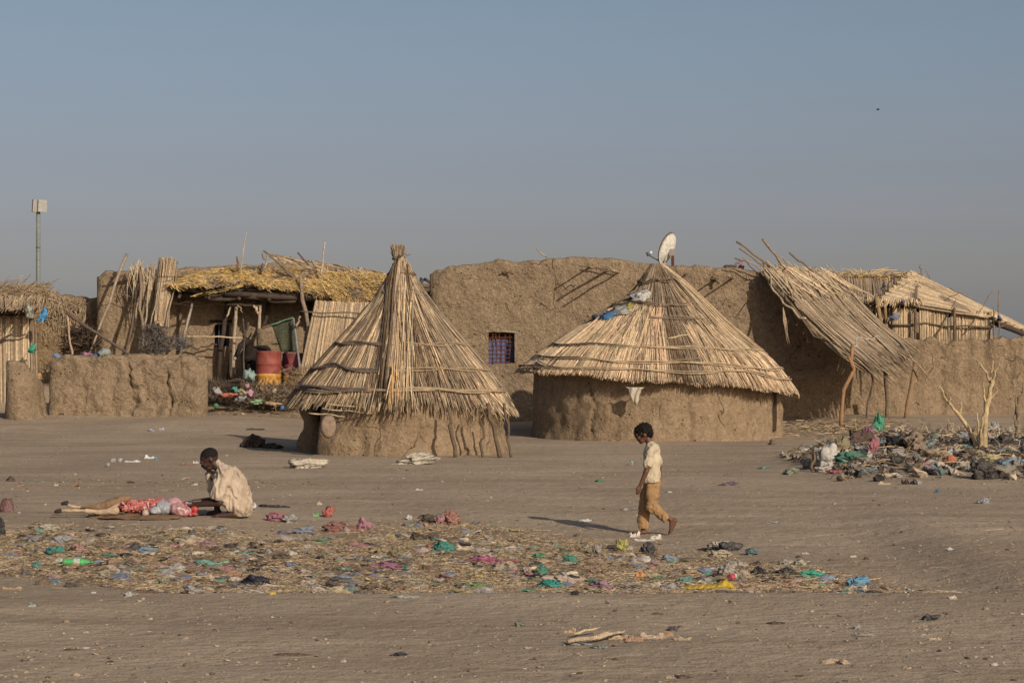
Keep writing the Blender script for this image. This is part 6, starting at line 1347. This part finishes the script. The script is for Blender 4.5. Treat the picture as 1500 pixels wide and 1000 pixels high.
 (1383, 660, 34, 12, (.06, .055, .06), PB, 'blackish sheet left of the dead tree'), (1395, 640, 20, 7, (.10, .30, .14), PB, 'green scrap at the heap crest left of the dead tree'), (1384, 642, 8, 7, (.08, .25, .5), PB, 'bright blue scrap at the heap crest'), (1410, 652, 26, 16, (.26, .30, .38), PB, 'pale blue crumpled bag left of the dead tree trunk'), (1404, 662, 24, 12, (.11, .30, .30), PB, 'aqua bag left of the dead tree foot'), (1424, 664, 26, 18, (.03, .03, .035), PB, 'black bag at the left foot of the dead tree'),
 (1368, 676, 50, 16, (.33, .25, .17), 'cloth', 'tan torn rags in the middle of the heap'), (1394, 684, 32, 13, (.50, .17, .08), PB, 'orange red net bag in front of the dead tree'), (1360, 688, 22, 9, (.52, .20, .26), PB, 'pink bag left of the orange red net bag'), (1362, 695, 26, 8, BLK, PB, 'black bag just under the pink bag'), (1291, 678, 12, 10, (.46, .12, .16), PB, 'small crimson pink bag in the left half of the heap front'), (1223, 694, 22, 6, (.46, .13, .18), PB, 'flat crimson pink sheet below the big white sack'), (1310, 682, 22, 12, (.055, .055, .05), PB, 'black bag at the front of the heap middle'),
 (1424, 684, 20, 10, (.03, .14, .10), PB, 'dark teal bag right of the orange red net bag'), (1452, 680, 32, 14, (.46, .40, .20), PB, 'cream yellow bag at the right foot of the dead tree'), (1454, 690, 24, 8, (.46, .38, .28), 'cloth', 'tan cloth below the cream yellow bag'), (1440, 705, 48, 26, (.035, .035, .038), PB, 'large black sack at the front right of the heap'), (1480, 688, 46, 14, (.20, .28, .34), PB, 'blue grey sheet at the front right of the heap'), (1474, 700, 40, 16, (.30, .28, .22), PB, 'grey olive translucent sack below the blue grey sheet'), (1492, 698, 14, 10, (.05, .33, .16), PB, 'green bag at the lower right edge of the heap'),
 (1456, 640, 18, 20, (.42, .41, .40), PB, 'white bag standing right of the dead tree'), (1470, 660, 40, 20, (.04, .035, .04), PB, 'long black sheet right of the dead tree'), (1449, 650, 14, 8, (.15, .30, .30), PB, 'small aqua scrap right of the dead tree trunk'), (1474, 646, 22, 9, (.25, .13, .17), PB, 'dull purple scrap above the long black sheet at right'), (1496, 655, 10, 16, (.3, .21, .1), 'card', 'tan card at the right edge beside the dead trunk'), (1486, 672, 16, 9, (.06, .14, .12), PB, 'dark green scrap left of the tan card'), (1430, 657, 12, 7, (.2, .3, .3), PB, 'small grey aqua scrap left of the dead tree trunk'),
 (1158, 696, 26, 10, (.26, .30, .22), PB, 'pale grey green bag at the left tip of the heap'), (1183, 688, 18, 14, (.30, .30, .27), PB, 'pale grey bag between the heap tip and the white sack'), (1196, 686, 14, 20, (.05, .05, .055), PB, 'dark upright scrap left of the big white sack'), (1343, 697, 20, 5, (.4, .4, .42), PB, 'white blue flake at the front of the heap'), (1284, 692, 20, 6, (.34, .34, .36), PB, 'pale flat bag on the front slope of the heap'), (1316, 700, 14, 6, (.46, .44, .44), PB, 'pale pinkish bag on the slope below the heap'),
 (1308, 699, 44, 8, (.46, .38, .25), 'bark', 'long pale strip of bark on the slope below the heap'), (1295, 710, 18, 6, (.48, .38, .24), 'bark', 'broken pale end of bark below the long strip'), (1345, 710, 12, 8, (.36, .35, .32), PB, 'small grey rag on the slope below the heap'), (1338, 710, 10, 7, (.04, .04, .04), PB, 'small black rag on the slope below the heap'), (1370, 636, 18, 7, (.03, .03, .032), PB, 'low black bag at the heap crest beside the blue scrap'), (1358, 636, 8, 8, (.36, .32, .34), PB, 'small lilac scrap at the heap crest'), (1388, 672, 12, 8, (.08, .1, .09), PB, 'dark scrap above the orange red net bag'),
 (1476, 604, 20, 10, (.28, .40, .36), PB, 'pale mint bag caught against the right wall'),
 # foreground
 (845, 944, 50, 6, (.34, .36, .38), PB, 'grey blue flat bag under the pale splinters in the foreground'), (878, 950, 24, 6, (.20, .26, .29), PB, 'smaller slate bag under the pale splinters in the foreground'), (835, 928, 18, 8, (.42, .32, .19), 'card', 'small tan card at the left of the foreground waste'), (905, 938, 30, 14, (.44, .33, .22), 'card', 'tan curled card in the foreground waste'), (930, 940, 26, 14, (.34, .22, .14), 'card', 'brown curled card in the foreground waste'), (955, 937, 34, 13, (.46, .36, .26), 'card', 'pale torn card in the foreground waste'), (975, 934, 24, 10, (.30, .20, .13), 'card', 'darker torn card at the right of the foreground waste'), (985, 925, 18, 9, (.10, .08, .09), PB, 'dark scrap above the right of the foreground waste'), (1000, 938, 26, 5, (.42, .33, .22), 'card', 'flat card sliver right of the foreground waste'),
 (1137, 914, 26, 5, (.05, .037, .028), 'clod', 'flat dark clod on the track in the right foreground'), (963, 901, 18, 4, (.10, .07, .05), 'clod', 'flat brown clod on the track above the foreground waste'), (1255, 921, 14, 7, (.36, .38, .38), PB, 'small pale puff above the grey sheet on the track'), (1264, 932, 32, 6, (.36, .36, .35), PB, 'flat grey sheet on the track in the right foreground'), (1360, 910, 22, 10, (.07, .07, .075), PB, 'dark twisted rag on the track in the right foreground'), (1370, 938, 18, 7, (.46, .36, .25), 'card', 'curled cream card on the track in the right foreground'),
 (1215, 972, 42, 8, (.42, .32, .23), 'cloth', 'strip of pale torn rag near the bottom right of centre'), (1237, 973, 22, 7, (.46, .37, .28), 'cloth', 'short pale rag right of the pale torn rag strip'), (983, 994, 14, 6, (.46, .36, .24), 'card', 'small cream scrap at the bottom of the picture'), (1000, 994, 34, 5, (.06, .04, .03), 'clod', 'thin dark brown clod strip at the bottom of the picture'), (585, 960, 26, 6, (.04, .045, .06), PB, 'small dark blue grey flake on the lower left of the track'), (762, 918, 16, 8, (.22, .25, .2), PB, 'dull green puff on the track near the centre'), (1173, 992, 14, 4, (.09, .065, .05), 'clod', 'small brown clod near the bottom edge'), (430, 960, 60, 4, (.13, .09, .06), 'twig', 'long thin brown twig on the lower left of the track'), (105, 953, 30, 4, (.10, .07, .05), 'twig', 'thin brown twig at the far lower left of the track'),
]
soft = {'cloth': 'cloth', 'offal': 'hard', 'card': 'paper', 'paper': 'paper', 'carton': 'paper', 'packet': 'paper', 'clod': 'paper', 'rubble': 'paper', 'bark': 'paper', 'twig': 'paper', 'sack': 'cloth', 'cord': 'cloth', 'cup': 'hard'}
def shard(px, py, w, h, col, nm, lab):
    """stiff card, paper or bark: a bent, torn sheet standing a little off the ground"""
    p = G(px, py-h*.1); s = scl(p.y); W_ = w/s; H_ = h/s; Dp = max(.04, W_*R.uniform(.35, .6)); sd = R.uniform(0, 99)
    vs = []; nx, ny = 12, 7; ang = R.uniform(-.4, .4)
    for j in range(ny+1):
        for i in range(nx+1):
            u = i/nx-.5; v = j/ny-.5; e = 1+.35*noise.noise(V((u*5+sd, v*5, 1))) if i in (0, nx) or j in (0, ny) else 1
            z = H_*.75*(.25+.75*abs(noise.noise(V((u*2.3+sd, v*1.6, 4))))*2.0)*(.5+v) + H_*.25*noise.noise(V((u*6, v*6+sd, 2)))
            x = u*W_*e; y = v*Dp*e; vs.append((x*math.cos(ang)-y*math.sin(ang)*.5, x*math.sin(ang)*.6+y*math.cos(ang), max(.002, z)))
    m = bpy.data.meshes.new(nm); m.from_pydata(vs, [], [(j*(nx+1)+i, j*(nx+1)+i+1, (j+1)*(nx+1)+i+1, (j+1)*(nx+1)+i) for j in range(ny) for i in range(nx)])
    o = link(nm, m, M['paper']); o.location = p; o.color = (*col, 1); sm = o.modifiers.new('t', 'SOLIDIFY'); sm.thickness = max(.004, .05*H_)
    return tag(o, lab, nm.replace('_', ' '))
for (px, py, w, h, col, nm, lab) in items:
    if nm in ('card', 'paper', 'packet', 'bark', 'carton') : shard(px, py, w, h, col, nm, lab)
    else: item(px, py, w, h, col, nm, lab, soft.get(nm, 'plastic'), .7 if w < 30 else .5, .35 if nm in ('clod', 'rubble', 'twig', 'offal') else .6, 3 if w < 24 else 4)

def bottle(px, py, L, r, col, lab, ang=.1, clear=False):
    p = G(px, py); root = thing('plastic_bottle', p, lab, 'bottle'); d = V((math.cos(ang), math.sin(ang)*.4, 0)).normalized(); z = V((0, 0, r))
    b = MB(); st = [(0, .6), (.02, .95), (.1, 1), (.3, .93), (.36, 1), (.62, 1), (.72, .9), (.86, .42), (.92, .35), (1, .35)]
    b.tube([z+d*(-L/2+L*t) for t, _ in st], [r*k for _, k in st], 14, None, True); o = b.build('body', M['hard'], root, True); o.matrix_parent_inverse = Matrix(); o.color = (*col, 1)
    b = MB(); b.tube([z+d*(L/2-.01), z+d*(L/2+.015)], r*.42, 10, None); c = b.build('cap', M['hard'], root, True); c.matrix_parent_inverse = Matrix(); c.color = (.05, .3, .1, 1)
    b = MB(); b.tube([z+d*(-L/2+L*t) for t in (.4, .6)], r*1.02, 14, None, False); c = b.build('label', M['paper'], root, True); c.matrix_parent_inverse = Matrix(); c.color = (.45, .5, .45, 1)
bottle(113, 829, .26, .035, (.05, .36, .10), 'bright green plastic bottle lying in the left of the waste strip'); bottle(92, 828, .14, .03, (.35, .38, .33), 'short clear plastic bottle left of the bright green bottle', -.1)
bottle(1075, 850, .12, .032, (.42, .05, .07), 'red and cream can lying at the right of the strip', 1.2)
# bright yellow sack: a long pleated bag
def yellow_sack():
    p = G(1038, 866); s = scl(p.y); vs = []; nx, ny = 46, 16
    for i in range(nx+1):
        u = i/nx; x = (lerp(998, 1080, u)-1038)/s; H_ = lerp(7, 7, u)/s+ (9/s)*math.exp(-((u-.80)/.13)**2)
        for k in range(ny):
            a = 2*math.pi*k/ny; fo = 1+.30*noise.noise(V((u*9, math.cos(a)*1.5, math.sin(a)*1.5)))+.10*math.sin(u*60+k); e = math.sin(math.pi*min(1, max(0, u*1.0+.0)))**.35+.04
            vs.append((x, .07*math.cos(a)*fo*e, max(0, .012+H_*(.5+.5*math.sin(a))*fo*e)))
    fs = [(i*ny+k, i*ny+(k+1) % ny, (i+1)*ny+(k+1) % ny, (i+1)*ny+k) for i in range(nx) for k in range(ny)]+[tuple(range(ny))[::-1], tuple(nx*ny+k for k in range(ny))]
    m = bpy.data.meshes.new('sack'); m.from_pydata(vs, [], fs); m.polygons.foreach_set('use_smooth', [True]*len(fs)); o = link('sack', m, M['plastic']); o.location = p; o.color = (.62, .43, .02, 1); tag(o, 'long bright yellow plastic sack at the lower edge of the strip', 'plastic sack')
yellow_sack()
mb = MB()
for i in range(170):
    q = G(R.uniform(1080, 1172), R.uniform(857, 865)); mb.box(q+V((0, 0, R.uniform(0, .02))), (R.uniform(.015, .05), R.uniform(.01, .03), .006), R.choice([(.5, .08, .06), (.07, .10, .4), (.55, .5, .5), (.5, .2, .3), (.6, .25, .1)]), Euler((R.uniform(-.6, .6), R.uniform(-.6, .6), R.uniform(0, 3))).to_matrix())
tag(mb.build('wrapper_strip', M['bits']), 'strip of tiny red, blue and white wrapper shreds right of the yellow sack', 'wrapper strip')
mb = MB(); 
for a_, c_, r in (((832, 946), (905, 938), .016), ((870, 938), (915, 936), .012), ((840, 936), (880, 930), .010)):
    p = G(*a_)+V((0, 0, .03)); q = G(*c_)+V((0, 0, .05)); o_ = MB(); o_.tube(crook(p, q, .01, 6), [r*.8, r, r, r, r*.8, r*.4], 5, (.60, .48, .32)); tag(o_.build('splinter', M['wood'], None, True), {832: 'longest pale splinter of wood in the foreground waste', 870: 'pale splinter above the longest one in the foreground waste', 840: 'thin pale splinter at the upper left of the foreground waste'}[a_[0]], 'splinter')

# ------------------------------------------------------------------ uncountable ground cover
def cover():
    st = MB(); sc_ = MB(); cl = MB()
    Yc = [(.40, .30, .18), (.26, .195, .125), (.53, .42, .27), (.14, .105, .07), (.29, .22, .145), (.20, .15, .10)]
    n = 0
    while n < 60000:
        D = 18.5*math.exp(R.random()*math.log(26.5/18.5)) if R.random() < .8 else R.uniform(26, 58); X = R.uniform(-.24, .24)*D; l = litter(X, D)
        cl_ = .5+.9*noise.noise(V((X*1.2, D*.8, 2)))
        cl_ += .8*noise.noise(V((X*3, D*1.6, 5)))
        if math.exp(-((X+2.55)/.62)**2-((D-21.7)/.7)**2) > R.random()*1.1: continue
        if R.random() > l*max(.10, cl_)+.010: continue
        n += 1; z = gh(X, D); a = R.uniform(0, 6.28); L = R.uniform(.010, .05) if R.random() < .95 else R.uniform(.07, .25); d = V((math.cos(a), math.sin(a), R.uniform(-.1, .35)*(1 if L < .12 else .2)))*L/2; w = R.uniform(.0009, .0026); c = jit(R.choice(Yc), .25); p = V((X, D, z+.006+R.random()*.03*l+abs(d.z)))
        sd_ = V((-math.sin(a), math.cos(a), 0))*w; up = V((0, 0, w))
        st.add([p-d-sd_, p-d+sd_, p-d+up*1.4, p+d-sd_, p+d+sd_, p+d+up*1.4], [(0, 1, 4, 3), (1, 2, 5, 4), (2, 0, 3, 5)], c)
    tag(st.build('straw_litter', M['bits']), 'dry straw and chaff strewn over the waste strip', None, None, 'stuff'); 
    cols = [(.44, .41, .37), (.36, .32, .27), (.3, .28, .25), (.10, .22, .17), (.32, .17, .17), (.16, .19, .25), (.36, .3, .16), (.03, .03, .03), (.22, .16, .11), (.16, .12, .08), (.28, .21, .14), (.06, .05, .045), (.36, .22, .14), (.42, .3, .2), (.16, .12, .09), (.5, .42, .33), (.12, .09, .07), (.3, .25, .2)]
    n = 0; vs0, fs0 = ico(1)
    while n < 7000:
        D = 13*math.exp(R.random()*math.log(56/13)); X = R.uniform(-.24, .24)*D; l = litter(X, D)
        if R.random() > l*.9+.02: continue
        n += 1; z = gh(X, D); big = R.random() < .30*l; sz = R.uniform(.008, .022) if not big else (R.uniform(.022, .055) if R.random() < .9 else R.uniform(.05, .085)); c = jit(R.choice(cols if l > .15 else [(.42, .39, .34), (.36, .30, .24), (.12, .085, .06), (.36, .28, .2), (.2, .15, .1)]), .2); sd = R.uniform(0, 99); rot = Euler((R.uniform(-.3, .3), R.uniform(-.3, .3), R.uniform(0, 6))).to_matrix(); vv = ico(2 if big else 1)
        sc_.add([V((X, D, z+sz*.2))+rot @ V((v.x*sz*1.3, v.y*sz, v.z*sz*.35))*(1+.7*noise.noise(V((v.x*2+sd, v.y*2, v.z*2)))) for v in vv[0]], vv[1], c)
    tag(sc_.build('litter_scraps', M['bits']), 'countless tiny scraps of plastic and paper', None, None, 'stuff')
    n = 0
    while n < 4500:
        D = 13*math.exp(R.random()*math.log(58/13)); X = R.uniform(-.24, .24)*D; k = .5+.8*noise.noise(V((X*.5, D*.35, 7)))
        if R.random() > k+.25*litter(X, D): continue
        n += 1; z = gh(X, D); sz = R.uniform(.004, .012)*(1 if R.random() < .95 else 2.0); sd = R.uniform(0, 99); c = jit(R.choice([(.24, .19, .135), (.28, .225, .165), (.15, .11, .08), (.33, .27, .2)]), .2)
        cl.add([V((X, D, z+sz*.2))+V((v.x*sz*1.3, v.y*sz, v.z*sz*.7))*(1+.5*noise.noise(V((v.x*2+sd, v.y*2, v.z*2)))) for v in vs0], fs0, c)
    tag(cl.build('clods', M['bits'], None, True), 'small clods and pebbles over the bare earth', None, None, 'stuff')
    # tangled shreds and twigs in the heap
    hp = MB(); n = 0
    while n < 7500:
        X = R.uniform(4.2, 11.5); D = R.gauss(37, 2.2); 
        if R.random() > litter(X, D)*(.4+.9*noise.noise(V((X*.9, D*.9, 5)))+.35): continue
        n += 1; z = gh(X, D); k = R.random()
        if k < .35:
            sz = R.uniform(.03, .11); sd = R.uniform(0, 99); c = jit(R.choice([(.04, .037, .035), (.10, .08, .065), (.2, .155, .11), (.32, .26, .2), (.28, .27, .26), (.06, .05, .045), (.36, .3, .24), (.15, .2, .2)]), .25); rot = Euler((R.uniform(-.6, .6), R.uniform(-.6, .6), R.uniform(0, 6))).to_matrix(); vv = ico(2)
            hp.add([V((X, D, z+R.uniform(0, .07)))+rot @ V((v.x*sz*1.4, v.y*sz, v.z*sz*.55))*(1+.9*noise.noise(V((v.x*2.2+sd, v.y*2.2, v.z*2.2)))) for v in vv[0]], vv[1], c)
        else:
            d = V((R.gauss(0, 1), R.gauss(0, 1), R.gauss(.1, .35))).normalized()*R.uniform(.04, .22); p = V((X, D, z+R.uniform(.01, .12))); hp.tube([p-d, p+V((0, 0, .02)), p+d], R.uniform(.003, .008), 3, jit(R.choice([(.4, .3, .18), (.2, .15, .1), (.09, .07, .05), (.5, .4, .25)]), .25), cap=False)
    tag(hp.build('heap_shreds', M['bits']), 'matted shreds, twigs and rags making up the rubbish heap', None, None, 'stuff')
    # straw at the foot of the lean-to
    ls = MB()
    for i in range(1300):
        px = R.gauss(1230, 50); q = G(px, R.gauss(628, 6)); a = R.uniform(0, 6.28); d = V((math.cos(a), math.sin(a), R.uniform(-.05, .15)))*R.uniform(.05, .22); p = q+V((0, 0, .02+R.random()*.04)); ls.tube([p-d/2, p+d/2], .006, 3, jit(R.choice(Yc), .25), cap=False)
    tag(ls.build('loose_straw', M['bits']), 'loose straw at the foot of the lean-to posts', None, None, 'stuff')
cover()
# dry stems standing in the heap
for i, (px, py, tx, ty, lab) in enumerate(((1258, 650, 1252, 612, 'thin bent dry stem left of the pink violet bag'), (1324, 668, 1345, 640, 'yellowish straw stalk leaning on the long black sheet'), (1400, 640, 1388, 612, 'thin dry stem rising left of the dead tree'), (1462, 668, 1464, 650, 'short dry spike right of the dead tree foot'), (1488, 656, 1484, 622, 'pale stick rising beside the dead trunk at the right edge'), (1190, 690, 1193, 655, 'dark stake at the left end of the heap'))):
    q = G(px, py); pole_thing('dry_stem', q, W(tx, ty, q.y), lab, 'stem', r0=.012 if i < 5 else .03, r1=.006, col=PALE if i < 5 else DRK, amp=.05)
mb = MB(); q = G(1172, 690); mb.tube([q+V((.25*math.cos(t)+.2, 0, .30*math.sin(t))) for t in [k*.25+.3 for k in range(11)]], .006, 4, BARK); tag(mb.build('wire', M['wood']), 'thin arched wire at the left tip of the rubbish heap', 'wire')

# ------------------------------------------------------------------ camera, sky, sun
cam = bpy.data.cameras.new('camera'); co = bpy.data.objects.new('camera', cam); COL.objects.link(co); co.location = (0, 0, EYE); co.rotation_euler = (math.pi/2, 0, 0)
cam.sensor_width = 36; cam.lens = F/1500*36; cam.clip_end = 9000; cam.clip_start = .5; sc.camera = co
el = math.radians(26.5); az = math.radians(31)      # sun to the right of and behind the camera
sun = bpy.data.lights.new('sun', 'SUN'); sun.energy = 4.0; sun.angle = math.radians(.7); sun.color = (1, .86, .70)
so = bpy.data.objects.new('sun', sun); COL.objects.link(so)
d = V((-math.sin(az)*math.cos(el), math.cos(az)*math.cos(el), -math.sin(el))); so.rotation_euler = d.to_track_quat('-Z', 'Y').to_euler()
w = bpy.data.worlds.new('World'); sc.world = w; w.use_nodes = True; nt = w.node_tree; bg = nt.nodes['Background']
sky = nt.nodes.new('ShaderNodeTexSky'); sky.sky_type = 'NISHITA'; sky.sun_disc = False; sky.sun_elevation = el; sky.sun_rotation = math.atan2(-d.x, -d.y); sky.dust_density = 3.0; sky.air_density = 1.0; sky.ozone_density = 1.5
# the dust near the horizon greys the sky: a tint by height above the horizon
tc = nt.nodes.new('ShaderNodeTexCoord'); sx = nt.nodes.new('ShaderNodeSeparateXYZ'); nt.links.new(tc.outputs['Generated'], sx.inputs[0])
rp = nt.nodes.new('ShaderNodeValToRGB'); nt.links.new(sx.outputs['Z'], rp.inputs[0]); cr = rp.color_ramp
cr.elements[0].position = 0.0; cr.elements[0].color = (2.0, 1.92, 2.25, 1); cr.elements[1].position = .14; cr.elements[1].color = (.53, .51, .535, 1)
for q, c in ((.02, (1.22, 1.15, 1.35)), (.034, (.90, .845, 1.01)), (.047, (.735, .68, .83)), (.073, (.60, .548, .65)), (.102, (.56, .52, .58)), (.2, (.46, .45, .48)), (.6, (.44, .44, .45))):
    e = cr.elements.new(q); e.color = (*c, 1)
mx = nt.nodes.new('ShaderNodeMix'); mx.data_type = 'RGBA'; mx.blend_type = 'MULTIPLY'; mx.inputs[0].default_value = 1; nt.links.new(sky.outputs[0], mx.inputs[6]); nt.links.new(rp.outputs[0], mx.inputs[7])
nt.links.new(mx.outputs[2], bg.inputs['Color']); bg.inputs['Strength'].default_value = .15
sc.view_settings.view_transform = 'Standard'; sc.view_settings.look = 'None'; sc.view_settings.exposure = 0; sc.view_settings.gamma = 1
